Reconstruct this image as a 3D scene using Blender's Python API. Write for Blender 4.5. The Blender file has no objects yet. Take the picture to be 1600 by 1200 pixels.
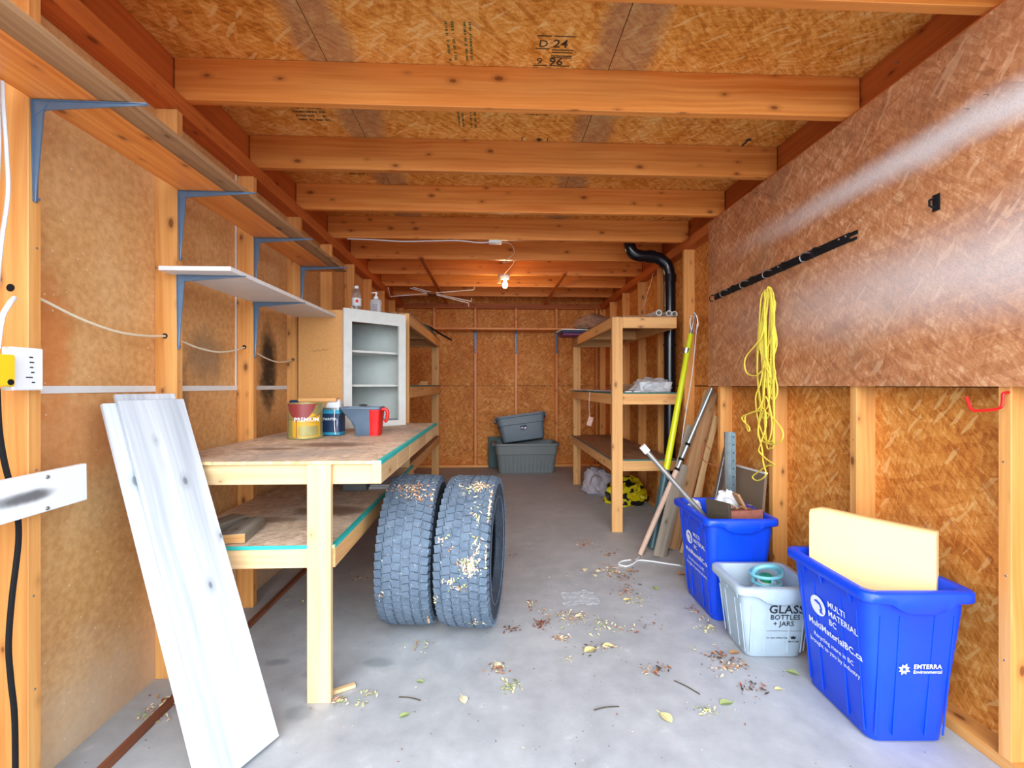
import bpy, bmesh, math, random
from mathutils import Vector, Matrix, Euler
random.seed(11)
S = bpy.context.scene
COL = S.collection
PI = math.pi
# ------------------------------------------------------------------ camera, light, exposure
CAM_H = 1.223
cd = bpy.data.cameras.new('camera'); cam = bpy.data.objects.new('camera', cd); COL.objects.link(cam)
cam.location = (0, 0, CAM_H); cam.rotation_euler = (PI/2, 0, -0.043)
cd.sensor_width = 36; cd.lens = 36*713.3/1600; cd.shift_y = 2.5/1600; cd.clip_start = .02; cd.clip_end = 200
S.camera = cam
W = bpy.data.worlds.new('sky'); S.world = W; W.use_nodes = True
bg = W.node_tree.nodes['Background']; bg.inputs[0].default_value = (.74, .87, 1.0, 1); bg.inputs[1].default_value = 3.4
sl = bpy.data.lights.new('sun', 'SUN'); sl.energy = 2.7; sl.angle = math.radians(60); sl.color = (1, .97, .93)
so = bpy.data.objects.new('sun', sl); COL.objects.link(so); so.rotation_euler = (math.radians(73), 0, math.radians(-6))
pl = bpy.data.lights.new('doorway_portal', 'AREA'); pl.shape = 'RECTANGLE'; pl.size = 3.0; pl.size_y = 2.42; pl.cycles.is_portal = True
po = bpy.data.objects.new('doorway_portal', pl); COL.objects.link(po); po.location = (.15, .69, 1.22); po.rotation_euler = (PI/2, 0, 0)
S.view_settings.view_transform = 'Standard'; S.view_settings.look = 'None'
S.view_settings.exposure = .55; S.view_settings.gamma = 1; S.view_settings.use_curve_mapping = False
S.cycles.diffuse_bounces = 8; S.cycles.max_bounces = 12; S.cycles.transparent_max_bounces = 12
# ------------------------------------------------------------------ helpers: real positions from measured directions
def _ray(px, py):
    c, s = math.cos(.043), math.sin(.043); u = (px-800)/713.3; v = (602.5-py)/713.3
    return s+u*c, c-u*s, v
def at_y(px, py, y): r = _ray(px, py); t = y/r[1]; return Vector((r[0]*t, y, CAM_H+r[2]*t))
def at_x(px, py, x): r = _ray(px, py); t = x/r[0]; return Vector((x, r[1]*t, CAM_H+r[2]*t))
def at_z(px, py, z): r = _ray(px, py); t = (z-CAM_H)/r[2]; return Vector((r[0]*t, r[1]*t, z))
# ------------------------------------------------------------------ mesh builder with metre-scaled UVs
class MB:
    def __init__(s): s.v = []; s.f = []; s.uv = []; s.m = []
    def face(s, pts, uvs=None, mat=0):
        b = len(s.v); s.v += [Vector(p) for p in pts]; s.f.append(tuple(range(b, b+len(pts))))
        s.uv.append(uvs or [(0, 0)]*len(pts)); s.m.append(mat)
    def box(s, c, d, R=None, mat=0, mats=None):
        """centre, dimensions; shared corner vertices; u runs along the longest side"""
        c = Vector(c); h = Vector(d)/2; b = len(s.v); R = R or Matrix.Identity(3)
        loc = [Vector((x*h.x, y*h.y, z*h.z)) for x in (-1, 1) for y in (-1, 1) for z in (-1, 1)]
        s.v += [c+R@p for p in loc]
        L = max(range(3), key=lambda i: d[i])
        for k, (q, ax) in enumerate([((0, 1, 3, 2), 0), ((4, 6, 7, 5), 0), ((0, 4, 5, 1), 1), ((2, 3, 7, 6), 1), ((0, 2, 6, 4), 2), ((1, 5, 7, 3), 2)]):
            ot = [i for i in range(3) if i != ax]
            if L in ot: ot = [L]+[i for i in ot if i != L]
            s.f.append(tuple(b+i for i in q)); s.uv.append([(loc[i][ot[0]]+.37*ax, loc[i][ot[1]]+.61*ax) for i in q])
            s.m.append(mats[k] if mats else mat)
        return s
    def bb(s, x0, x1, y0, y1, z0, z1, mat=0, mats=None):
        return s.box(((x0+x1)/2, (y0+y1)/2, (z0+z1)/2), (abs(x1-x0), abs(y1-y0), abs(z1-z0)), None, mat, mats)
    def beam(s, p0, p1, w, t, hint=(1, 0, 0), mat=0):
        """bar from p0 to p1, width w along hint, thickness t"""
        p0, p1 = Vector(p0), Vector(p1); a = (p1-p0); L = a.length; a.normalize()
        x = Vector(hint); x = (x-a*x.dot(a)).normalized(); y = a.cross(x)
        R = Matrix((x, y, a)).transposed()
        return s.box((p0+p1)/2, (w, t, L), R, mat)
    def rings(s, rs, mat=0, closed=True, cap0=False, cap1=False, uvs=True):
        """loft through equal-length rings"""
        n = len(rs[0]); b = len(s.v)
        for r in rs: s.v += [Vector(p) for p in r]
        vl = 0
        for i in range(len(rs)-1):
            dl = (Vector(rs[i+1][0])-Vector(rs[i][0])).length; ul = 0
            for j in range(n if closed else n-1):
                k = (j+1) % n; w = (Vector(rs[i][k])-Vector(rs[i][j])).length
                s.f.append((b+i*n+j, b+i*n+k, b+(i+1)*n+k, b+(i+1)*n+j))
                s.uv.append([(ul, vl), (ul+w, vl), (ul+w, vl+dl), (ul, vl+dl)]); ul += w
                s.m.append(mat[i] if isinstance(mat, (list, tuple)) else mat)
            vl += dl
        m0 = mat[0] if isinstance(mat, (list, tuple)) else mat
        if cap0: s.f.append(tuple(b+j for j in reversed(range(n)))); s.uv.append([(p[0], p[1]) for p in reversed(rs[0])]); s.m.append(m0)
        if cap1:
            q = b+(len(rs)-1)*n; s.f.append(tuple(q+j for j in range(n))); s.uv.append([(p[0], p[1]) for p in rs[-1]]); s.m.append(mat[-1] if isinstance(mat, (list, tuple)) else mat)
        return s
    def lathe(s, prof, n=24, axis='z', c=(0, 0, 0), mat=0, cap0=True, cap1=True, R=None):
        rs = []
        for (r, h) in prof:
            ring = []
            for j in range(n):
                a = 2*PI*j/n
                p = Vector((r*math.cos(a), r*math.sin(a), h)) if axis == 'z' else Vector((h, r*math.cos(a), r*math.sin(a)))
                ring.append((R@p if R else p)+Vector(c))
            rs.append(ring)
        return s.rings(rs, mat, True, cap0, cap1)
    def tube(s, pts, r, n=8, mat=0, closed=False, cap=True):
        pts = [Vector(p) for p in pts]; N = len(pts); rs = []
        up = Vector((0, 0, 1)); x = None
        for i in range(N):
            a = pts[(i+1) % N if closed else min(i+1, N-1)]-pts[(i-1) % N if closed else max(i-1, 0)]
            a.normalize()
            if x is None: x = a.orthogonal().normalized()
            x = (x-a*x.dot(a)); x = x.normalized() if x.length > 1e-6 else a.orthogonal().normalized()
            y = a.cross(x); rr = r[i] if isinstance(r, (list, tuple)) else r
            rs.append([pts[i]+(x*math.cos(2*PI*j/n)+y*math.sin(2*PI*j/n))*rr for j in range(n)])
        if closed: rs.append(rs[0])
        return s.rings(rs, mat, True, cap and not closed, cap and not closed)
    def build(s, name, mats, parent=None, smooth=False, bevel=0, seg=1, angle=35):
        me = bpy.data.meshes.new(name); me.from_pydata(s.v, [], s.f)
        u = me.uv_layers.new(name='UVMap'); flat = [c for f in s.uv for p in f for c in p]
        u.data.foreach_set('uv', flat); me.polygons.foreach_set('material_index', s.m)
        for m in (mats if isinstance(mats, (list, tuple)) else [mats]): me.materials.append(m)
        if smooth:
            me.polygons.foreach_set('use_smooth', [True]*len(s.f)); me.set_sharp_from_angle(angle=math.radians(angle))
        me.update(); me.validate()
        o = bpy.data.objects.new(name, me); COL.objects.link(o)
        if parent: o.parent = parent
        if bevel:
            b = o.modifiers.new('bevel', 'BEVEL'); b.width = bevel; b.segments = seg; b.limit_method = 'ANGLE'; b.harden_normals = False
        return o
def smoothpath(pts, k=6, closed=False):
    pts = [Vector(p) for p in pts]; n = len(pts); out = []
    for i in range(n if closed else n-1):
        p = [pts[(i+d) % n] if closed else pts[max(0, min(n-1, i+d))] for d in (-1, 0, 1, 2)]
        for j in range(k):
            t = j/k; out.append(.5*((2*p[1])+(p[2]-p[0])*t+(2*p[0]-5*p[1]+4*p[2]-p[3])*t*t+(3*p[1]-p[0]-3*p[2]+p[3])*t**3))
    if not closed: out.append(pts[-1])
    return out
def tag(o, label=None, cat=None, group=None, kind=None):
    if label: o['label'] = label
    if cat: o['category'] = cat
    if group: o['group'] = group
    if kind: o['kind'] = kind
    return o
def thing(name, label, cat, loc=(0, 0, 0), rz=0, group=None):
    o = bpy.data.objects.new(name, None); o.empty_display_size = .05; COL.objects.link(o); o.location = loc; o.rotation_euler = (0, 0, rz)
    return tag(o, label, cat, group)
def dup(o, parent=None, **k):
    c = o.copy(); COL.objects.link(c); c.parent = parent
    for ch in [x for x in COL.objects if x.parent == o]: dup(ch, c)
    for a, b in k.items(): setattr(c, a, b)
    return c
def lettering(lines, name, mat, parent, origin, U, V, lift=.0012):
    """lines: (text, size, x, y, bold, align); flat print at origin spanned by unit vectors U, V"""
    U, V = Vector(U).normalized(), Vector(V).normalized(); N = U.cross(V); O = Vector(origin)+N*lift
    for (t, sz, x, y, bold, al) in lines:
        c = bpy.data.curves.new('t', 'FONT'); c.body = t; c.size = sz; c.align_x = al; c.offset = bold*sz*.6; c.resolution_u = 2; c.space_character = 1+bold*1.5
        o = bpy.data.objects.new('t', c); COL.objects.link(o); bpy.context.view_layer.update()
        m = bpy.data.meshes.new_from_object(o.evaluated_get(bpy.context.evaluated_depsgraph_get()))
        vs = [O+U*(v.co.x+x)+V*(v.co.y+y) for v in m.vertices]; fs = [list(p.vertices) for p in m.polygons]
        bpy.data.objects.remove(o); bpy.data.curves.remove(c); bpy.data.meshes.remove(m)
        me = bpy.data.meshes.new(name); me.from_pydata(vs, [], fs); me.materials.append(mat); me.update()
        o = bpy.data.objects.new(name, me); COL.objects.link(o); o.parent = parent
    return o
def polys(name, mat, parent, origin, U, V, shapes, lift=.0012):
    vs, fs = [], []; U, V = Vector(U).normalized(), Vector(V).normalized(); O = Vector(origin)+U.cross(V)*lift
    for sh in shapes:
        b = len(vs); vs += [O+U*x+V*y for x, y in sh]; fs.append(list(range(b, b+len(sh))))
    me = bpy.data.meshes.new(name); me.from_pydata(vs, [], fs); me.materials.append(mat); me.update()
    o = bpy.data.objects.new(name, me); COL.objects.link(o); o.parent = parent; return o
# ------------------------------------------------------------------ materials
def srgb(r, g, b):
    f = lambda c: (c/255/12.92 if c <= 10 else ((c/255+.055)/1.055)**2.4)
    return (f(r), f(g), f(b), 1)
class NT:
    def __init__(s, name):
        s.m = bpy.data.materials.new(name); s.m.use_nodes = True; s.t = s.m.node_tree; s.b = s.t.nodes['Principled BSDF']
        s.b.inputs['Roughness'].default_value = .7
    def n(s, ty, **k):
        o = s.t.nodes.new(ty)
        for a, v in k.items(): setattr(o, a, v)
        return o
    def l(s, a, b): s.t.links.new(a, b)
    def uv(s, rnd=True):
        tc = s.n('ShaderNodeTexCoord').outputs['UV']
        if not rnd: return tc
        oi = s.n('ShaderNodeObjectInfo'); mu = s.n('ShaderNodeVectorMath', operation='MULTIPLY'); s.l(oi.outputs['Random'], mu.inputs[0]); mu.inputs[1].default_value = (37.3, 19.7, 0)
        ad = s.n('ShaderNodeVectorMath', operation='ADD'); s.l(tc, ad.inputs[0]); s.l(mu.outputs[0], ad.inputs[1]); return ad.outputs[0]
    def map(s, v, scale=(1, 1, 1), rot=0, loc=(0, 0, 0)):
        m = s.n('ShaderNodeMapping'); m.inputs['Scale'].default_value = scale; m.inputs['Rotation'].default_value = (0, 0, rot); m.inputs['Location'].default_value = loc
        s.l(v, m.inputs[0]); return m.outputs[0]
    def noise(s, v, sc, det=4, rough=.55, dist=0, out='Fac'):
        o = s.n('ShaderNodeTexNoise'); s.l(v, o.inputs['Vector']); o.inputs['Scale'].default_value = sc; o.inputs['Detail'].default_value = det
        o.inputs['Roughness'].default_value = rough; o.inputs['Distortion'].default_value = dist; return o.outputs[out]
    def ramp(s, f, stops, interp='LINEAR'):
        r = s.n('ShaderNodeValToRGB'); e = r.color_ramp.elements; r.color_ramp.interpolation = interp
        for i, (p, c) in enumerate(stops):
            if i < 2: x = e[i]; x.position = p
            else: x = e.new(p)
            x.color = c if len(c) == 4 else (*c, 1)
        s.l(f, r.inputs[0]); return r.outputs[0]
    def step(s, f, a, b): # smooth 0..1
        r = s.n('ShaderNodeMapRange', interpolation_type='SMOOTHSTEP'); s.l(f, r.inputs[0]); r.inputs[1].default_value = a; r.inputs[2].default_value = b; return r.outputs[0]
    def mix(s, f, a, b, mode='MIX'):
        o = s.n('ShaderNodeMix', data_type='RGBA', blend_type=mode)
        for k, x in ((0, f), (6, a), (7, b)):
            if hasattr(x, 'links'): s.l(x, o.inputs[k])
            else: o.inputs[k].default_value = x
        return o.outputs[2]
    def math(s, op, a, b=None, c=None):
        o = s.n('ShaderNodeMath', operation=op)
        for i, x in enumerate((a, b, c)):
            if x is None: continue
            if hasattr(x, 'links'): s.l(x, o.inputs[i])
            else: o.inputs[i].default_value = x
        return o.outputs[0]
    def col(s, c):
        if hasattr(c, 'links'): s.l(c, s.b.inputs['Base Color'])
        else: s.b.inputs['Base Color'].default_value = c
        return s
    def rough(s, r):
        if hasattr(r, 'links'): s.l(r, s.b.inputs['Roughness'])
        else: s.b.inputs['Roughness'].default_value = r
        return s
    def bump(s, h, st=.3, d=.002):
        o = s.n('ShaderNodeBump'); o.inputs['Strength'].default_value = st; o.inputs['Distance'].default_value = d; s.l(h, o.inputs['Height']); s.l(o.outputs[0], s.b.inputs['Normal']); return s
    def sepobj(s):
        tc = s.n('ShaderNodeTexCoord').outputs['Object']; x = s.n('ShaderNodeSeparateXYZ'); s.l(tc, x.inputs[0]); return tc, x.outputs
    def blot(s, ax, c, r):  # soft elliptical stain around c on the object, ax = pair of axes
        tc, o = s.sepobj(); d = []
        for i in (0, 1): d.append(s.math('POWER', s.math('DIVIDE', s.math('SUBTRACT', o[ax[i]], c[i]), r[i]), 2))
        e = s.math('ADD', d[0], d[1]); e = s.math('ADD', e, s.math('MULTIPLY', s.math('SUBTRACT', s.noise(tc, 14, 4), .5), 1.4))
        return s.step(e, 1.3, .1)
def plain(name, c, r=.6, metal=0, var=.12, spec=None, sc=18):
    t = NT(name); tc = t.n('ShaderNodeTexCoord').outputs['Object']; f = t.noise(tc, sc, 5)
    d = tuple(x*(1-var) for x in c[:3])+(1,); e = tuple(min(1, x*(1+var)) for x in c[:3])+(1,)
    t.col(t.ramp(f, [(.3, d), (.7, e)])); t.b.inputs['Metallic'].default_value = metal
    g = t.ramp(f, [(.3, (r*.85,)*3), (.7, (min(1, r*1.15),)*3)]); t.rough(g)
    if spec is not None: t.b.inputs['Specular IOR Level'].default_value = spec
    return t.m
def lumber(name, lo, hi, knot, dirt=None, rough=.55, knots=.62, spec=.35):
    """softwood: long grain along u, knots, object-wide tone"""
    t = NT(name); uv = t.uv()
    w = t.noise(uv, 1.3, 2, out='Color'); wv = t.n('ShaderNodeVectorMath', operation='MULTIPLY_ADD'); t.l(w, wv.inputs[0]); wv.inputs[1].default_value = (0, .05, 0); t.l(uv, wv.inputs[2]); uw = wv.outputs[0]
    g = t.noise(t.map(uw, (1.1, 42, 1)), 1, 5, .6); b = t.noise(t.map(uw, (.7, 9, 1)), 1, 3)
    f = t.math('ADD', t.math('MULTIPLY', g, .55), t.math('MULTIPLY', b, .45))
    c = t.ramp(f, [(.36, lo), (.62, hi)])
    v = t.n('ShaderNodeTexVoronoi', voronoi_dimensions='2D'); t.l(t.map(uw, (5.6, 11, 1)), v.inputs['Vector']); v.inputs['Scale'].default_value = 1
    sp = t.n('ShaderNodeSeparateColor'); t.l(v.outputs['Color'], sp.inputs[0])
    on = t.math('GREATER_THAN', sp.outputs[0], knots)
    sz = t.math('MULTIPLY_ADD', sp.outputs[1], .11, .0); k = t.step(t.math('SUBTRACT', v.outputs['Distance'], sz), .03, -.03)
    halo = t.step(t.math('SUBTRACT', v.outputs['Distance'], sz), .20, -.02)
    c = t.mix(t.math('MULTIPLY', t.math('MULTIPLY', halo, on), .30), c, knot); c = t.mix(t.math('MULTIPLY', t.math('MULTIPLY', k, on), .7), c, knot)
    oi = t.n('ShaderNodeObjectInfo'); hs = t.n('ShaderNodeHueSaturation'); t.l(c, hs.inputs['Color']); t.l(t.math('MULTIPLY_ADD', oi.outputs['Random'], .34, .83), hs.inputs['Value']); c = hs.outputs[0]
    if dirt:
        c = t.mix(t.math('MULTIPLY', t.step(t.noise(uv, 5, 6, .7), .52, .72), dirt[1]), c, dirt[0])
    t.col(c).rough(rough).bump(f, .25, .0015); t.b.inputs['Specular IOR Level'].default_value = spec
    return t.m
def osb(name, cols, dirt=None, scale=1., rough=.6, extra=None, bump=.35, spec=.3):
    """oriented strand board: three layers of long random flakes"""
    t = NT(name); uv = t.uv(); w = t.noise(uv, 7*scale, 2, out='Color')
    wv = t.n('ShaderNodeVectorMath', operation='MULTIPLY_ADD'); t.l(w, wv.inputs[0]); wv.inputs[1].default_value = (.022/scale, .022/scale, 0); t.l(uv, wv.inputs[2]); uw = wv.outputs[0]
    L = []
    for i, (r, sx, sy) in enumerate(((.25, 10, 44), (1.35, 22, 105), (-.75, 14, 70), (2.2, 32, 150), (.9, 15, 80))):
        v = t.n('ShaderNodeTexVoronoi', voronoi_dimensions='2D'); t.l(t.map(t.map(uw, (1, 1, 1), r), (sx*scale, sy*scale, 1), 0, (i*7.3, i*3.1, 0)), v.inputs['Vector'])
        v.inputs['Scale'].default_value = 1; sp = t.n('ShaderNodeSeparateColor'); t.l(v.outputs['Color'], sp.inputs[0]); L.append((sp.outputs[0], sp.outputs[1], v.outputs['Distance']))
    val = t.math('MULTIPLY', t.math('ADD', t.math('ADD', L[0][0], L[1][0]), t.math('ADD', L[2][0], L[3][0])), .25)
    big = t.noise(uv, 2.6*scale, 4); fine = t.noise(t.map(uw, (60, 160, 1)), 1*scale, 3)
    val2 = t.math('ADD', t.math('MULTIPLY', val, .46), t.math('ADD', t.math('MULTIPLY', big, .34), t.math('MULTIPLY', fine, .20)))
    c = t.ramp(val2, [(.30, cols[0]), (.44, cols[1]), (.57, cols[2]), (.74, cols[3])])
    for j, (th, cc, am) in enumerate(((.95, cols[3], .5), (.94, cols[0], .45))):
        lay = L[4] if j == 0 else L[2]
        c = t.mix(t.math('MULTIPLY', t.math('GREATER_THAN', lay[1], th), am), c, cc)
    if dirt: c = t.mix(t.math('MULTIPLY', t.step(t.noise(uv, 2.2, 5, .65), dirt[2], dirt[2]+.22), dirt[1]), c, dirt[0])
    if extra: c = extra(t, c, uv)
    t.col(c).rough(rough).bump(val2, bump, .002); t.b.inputs['Specular IOR Level'].default_value = spec
    return t.m
M = {}
M['frame'] = lumber('aged_orange_lumber', srgb(212, 136, 66), srgb(238, 178, 106), srgb(96, 40, 16), rough=.5)
M['joist'] = lumber('varnished_looking_joist_lumber', srgb(206, 114, 42), srgb(238, 160, 82), srgb(110, 42, 14), rough=.42, spec=.45)
M['rim'] = lumber('dark_red_lumber', srgb(168, 82, 32), srgb(200, 110, 50), srgb(80, 30, 10), rough=.5)
M['pale'] = lumber('pale_new_lumber', srgb(196, 156, 106), srgb(222, 190, 144), srgb(140, 88, 50), rough=.6, knots=.8)
M['shelfwood'] = lumber('tan_shelf_lumber', srgb(200, 142, 84), srgb(228, 178, 116), srgb(120, 70, 36), rough=.6, knots=.7)
M['graywood'] = lumber('weathered_grey_wood', srgb(120, 108, 96), srgb(160, 148, 132), srgb(70, 58, 48), rough=.75)
M['brownwood'] = lumber('brown_plank_wood', srgb(140, 100, 66), srgb(180, 140, 100), srgb(80, 50, 30), rough=.7)
M['whitewash'] = lumber('whitewashed_board', srgb(162, 168, 176), srgb(204, 207, 212), srgb(84, 90, 98), rough=.55, knots=.66)
M['rust'] = lumber('rust_brown_strip', srgb(110, 60, 40), srgb(150, 90, 60), srgb(60, 30, 20), rough=.8)
M['osb_wall'] = osb('osb_wall', (srgb(168, 92, 34), srgb(202, 124, 50), srgb(222, 150, 72), srgb(240, 192, 124)), (srgb(150, 100, 60), .3, .55))
def jointstain(t, c, uv):
    tc, o = t.sepobj(); n = t.math('MULTIPLY', t.math('SUBTRACT', t.noise(tc, 3.5, 4), .5), .16)
    for x0 in (-.70, .56):
        d = t.math('ABSOLUTE', t.math('SUBTRACT', t.math('ADD', o[0], n), x0)); c = t.mix(t.math('MULTIPLY', t.step(d, .15, .07), .5), c, srgb(140, 116, 98))
    return c
M['osb_ceil'] = osb('osb_ceiling', (srgb(176, 100, 30), srgb(216, 140, 54), srgb(234, 168, 84), srgb(248, 208, 140)), (srgb(130, 96, 70), .35, .58), extra=jointstain)
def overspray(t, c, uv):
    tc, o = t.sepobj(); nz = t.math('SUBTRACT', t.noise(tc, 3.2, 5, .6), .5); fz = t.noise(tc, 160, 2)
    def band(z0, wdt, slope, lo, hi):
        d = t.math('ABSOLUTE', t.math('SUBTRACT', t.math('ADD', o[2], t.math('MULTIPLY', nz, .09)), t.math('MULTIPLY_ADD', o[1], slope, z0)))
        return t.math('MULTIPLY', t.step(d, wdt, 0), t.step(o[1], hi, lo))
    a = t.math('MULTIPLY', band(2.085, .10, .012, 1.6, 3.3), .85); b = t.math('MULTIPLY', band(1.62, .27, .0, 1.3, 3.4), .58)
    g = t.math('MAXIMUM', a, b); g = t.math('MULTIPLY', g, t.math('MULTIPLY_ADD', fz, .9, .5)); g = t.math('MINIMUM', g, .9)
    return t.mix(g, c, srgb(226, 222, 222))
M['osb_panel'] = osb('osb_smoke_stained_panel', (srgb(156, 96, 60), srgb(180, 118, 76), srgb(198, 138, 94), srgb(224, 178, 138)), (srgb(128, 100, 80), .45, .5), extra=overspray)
def benchstain(t, c, uv):
    g = t.blot((0, 1), (.06, -.40), (.20, .10)); c = t.mix(t.math('MULTIPLY', g, .75), c, srgb(104, 64, 42))
    g = t.blot((0, 1), (-.16, -.54), (.14, .05)); return t.mix(t.math('MULTIPLY', g, .6), c, srgb(110, 82, 60))
M['osb_bench'] = osb('osb_worn_bench', (srgb(166, 136, 114), srgb(200, 172, 146), srgb(220, 194, 168), srgb(236, 214, 188)), (srgb(150, 146, 146), .55, .46), extra=benchstain, bump=.2)
M['osb_edge'] = osb('osb_pale_edge', (srgb(190, 150, 100), srgb(220, 186, 130), srgb(236, 206, 150), srgb(244, 220, 170)))
M['osb_shelf'] = osb('osb_brown_shelf', (srgb(110, 74, 50), srgb(140, 98, 70), srgb(160, 118, 88), srgb(180, 140, 110)), (srgb(120, 110, 104), .4, .5))
def hardboard():
    t = NT('brown_hardboard_sheathing'); tc, o = t.sepobj(); big = t.noise(tc, 2.1, 5, .6); fine = t.noise(tc, 40, 4, .6)
    c = t.ramp(big, [(.3, srgb(196, 138, 80)), (.5, srgb(212, 158, 98)), (.72, srgb(226, 180, 126))])
    c = t.mix(.25, c, t.ramp(fine, [(.35, srgb(150, 100, 54)), (.65, srgb(236, 190, 136))]))
    # dusty bottom, orange water marks, black overspray
    c = t.mix(t.math('MULTIPLY', t.step(t.math('ADD', o[2], t.math('MULTIPLY', t.noise(tc, 6, 5, .6), .5)), .75, .15), .7), c, srgb(206, 184, 160))
    c = t.mix(t.math('MULTIPLY', t.blot((1, 2), (1.50, 1.33), (.10, .26)), .55), c, srgb(206, 112, 48))
    c = t.mix(t.math('MULTIPLY', t.blot((1, 2), (1.62, 1.05), (.22, .16)), .45), c, srgb(204, 118, 60))
    c = t.mix(t.math('MULTIPLY', t.blot((1, 2), (1.90, 1.08), (.12, .12)), .55), c, srgb(120, 100, 84))
    c = t.mix(t.math('MULTIPLY', t.blot((1, 2), (2.93, 1.33), (.12, .30)), .96), c, srgb(26, 24, 28))
    c = t.mix(t.math('MULTIPLY', t.blot((1, 2), (2.30, 1.36), (.16, .16)), .5), c, srgb(84, 74, 70))
    c = t.mix(t.math('MULTIPLY', t.blot((1, 2), (2.13, 1.12), (.05, .22)), .55), c, srgb(84, 74, 70))
    sp = t.n('ShaderNodeTexVoronoi'); t.l(tc, sp.inputs['Vector']); sp.inputs['Scale'].default_value = 26
    c = t.mix(t.step(sp.outputs['Distance'], .10, .06), c, srgb(226, 196, 160))
    t.col(c).rough(.5).bump(fine, .12, .002); t.b.inputs['Specular IOR Level'].default_value = .3; return t.m
M['hardboard'] = hardboard()
def concrete():
    t = NT('smooth_grey_concrete'); tc, o = t.sepobj(); a = t.noise(tc, 1.3, 6, .6); b = t.noise(tc, 9, 6, .65); f = t.noise(tc, 90, 3)
    c = t.ramp(a, [(.3, srgb(150, 152, 156)), (.55, srgb(168, 170, 173)), (.75, srgb(182, 183, 185))])
    c = t.mix(.35, c, t.ramp(b, [(.3, srgb(140, 142, 146)), (.7, srgb(196, 197, 198))])); c = t.mix(t.math('MULTIPLY', t.step(b, .62, .74), .4), c, srgb(205, 206, 206))
    for cc, rr in (((-.50, 2.04), (.07, .04)), ((-.74, 1.98), (.07, .05)), ((-.72, 1.74), (.06, .05)), ((-.95, 2.06), (.06, .03))): c = t.mix(t.math('MULTIPLY', t.blot((0, 1), cc, rr), .55), c, srgb(112, 120, 126))
    sp = t.n('ShaderNodeTexVoronoi'); t.l(tc, sp.inputs['Vector']); sp.inputs['Scale'].default_value = 17; c = t.mix(t.step(sp.outputs['Distance'], .055, .03), c, srgb(90, 88, 84))
    t.col(c).rough(t.ramp(b, [(.3, (.5,)*3), (.7, (.75,)*3)])).bump(t.math('ADD', f, b), .12, .003); return t.m
M['concrete'] = concrete()
M['asphalt'] = plain('driveway_concrete', srgb(150, 150, 150), .9, var=.2)
M['siding'] = plain('outer_siding', srgb(84, 66, 50), .8)
M['steelblue'] = plain('grey_blue_bracket_steel', srgb(98, 122, 148), .4, .25, .06)
M['white'] = plain('white_plastic', srgb(232, 233, 235), .4, var=.03)
M['whitepaint'] = plain('white_paint', srgb(224, 226, 226), .5, var=.04)
M['cabwhite'] = plain('cabinet_offwhite_paint', srgb(214, 218, 214), .5, var=.05)
M['cabin'] = plain('cabinet_inside_grey_white', srgb(178, 186, 182), .6, var=.06)
M['particle'] = plain('tan_particleboard', srgb(206, 150, 86), .6, var=.08, sc=60)
M['yellow'] = plain('yellow_plastic', srgb(236, 196, 30), .5, var=.06)
M['tapeyellow'] = plain('bright_yellow_fibreglass', srgb(206, 214, 20), .35, var=.05)
M['black'] = plain('black_plastic', srgb(22, 23, 26), .7, var=.2, spec=.2)
M['blackgloss'] = plain('black_drain_pipe', srgb(18, 20, 26), .22, var=.15)
M['cable'] = plain('offwhite_cable', srgb(226, 214, 186), .5, var=.05)
M['whitecable'] = plain('white_cable', srgb(226, 228, 230), .5, var=.04)
M['teal'] = plain('teal_edge_paint', srgb(40, 176, 168), .5, var=.12)
M['darkteal'] = plain('dark_teal_edge', srgb(44, 106, 100), .6, var=.15)
M['rope'] = plain('yellow_rope', srgb(232, 214, 78), .7, var=.12, sc=200)
M['red'] = plain('red_plastic', srgb(214, 22, 26), .35, var=.06)
M['bluegrey'] = plain('slate_grey_plastic', srgb(84, 104, 124), .4, var=.06)
M['maroon'] = plain('maroon_label', srgb(140, 52, 50), .45, var=.1)
M['gold'] = plain('gold_label', srgb(206, 160, 40), .4, var=.12)
M['olive'] = plain('olive_tin', srgb(160, 152, 96), .4, .3, .12)
M['tin'] = plain('galvanised_metal', srgb(160, 172, 176), .35, .8, .12)
M['steel'] = plain('dull_steel_tube', srgb(150, 148, 146), .35, .7, .1)
M['chrome'] = plain('hook_steel', srgb(190, 190, 196), .3, .9, .05)
M['darkblue'] = plain('dark_blue_label', srgb(30, 52, 84), .4, var=.1)
M['tealblue'] = plain('teal_blue_label', srgb(40, 140, 170), .4, var=.1)
M['toteA'] = plain('grey_tote_plastic', srgb(118, 128, 130), .5, var=.05)
M['toteB'] = plain('blue_grey_tote_plastic', srgb(104, 122, 136), .5, var=.05)
M['greenlid'] = plain('dark_green_plastic', srgb(20, 70, 70), .45, var=.08)
M['bin'] = plain('recycling_blue_plastic', srgb(2, 66, 214), .38, var=.06, sc=6, spec=.5)
M['bingrey'] = plain('light_grey_blue_bin_plastic', srgb(168, 184, 196), .42, var=.05)
M['foam'] = plain('yellowed_foam', srgb(246, 212, 150), .9, var=.03, sc=7, spec=.1)
M['print_white'] = plain('white_print', srgb(232, 236, 240), .5, var=.0)
M['print_black'] = plain('black_print', srgb(30, 34, 40), .6, var=.0)
M['print_stamp'] = plain('faded_black_stamp', srgb(66, 48, 30), .8, var=.3, sc=90)
M['print_green'] = plain('faded_green_stamp', srgb(96, 100, 50), .8, var=.3, sc=90)
M['aqua'] = plain('aqua_plastic', srgb(120, 190, 206), .3, var=.06)
M['green'] = plain('green_cap', srgb(20, 150, 90), .4, var=.06)
M['darkgrey'] = plain('dark_grey_laminate', srgb(70, 74, 78), .5, var=.08)
M['lightgrey'] = plain('light_grey_laminate', srgb(150, 152, 156), .5, var=.06)
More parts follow.
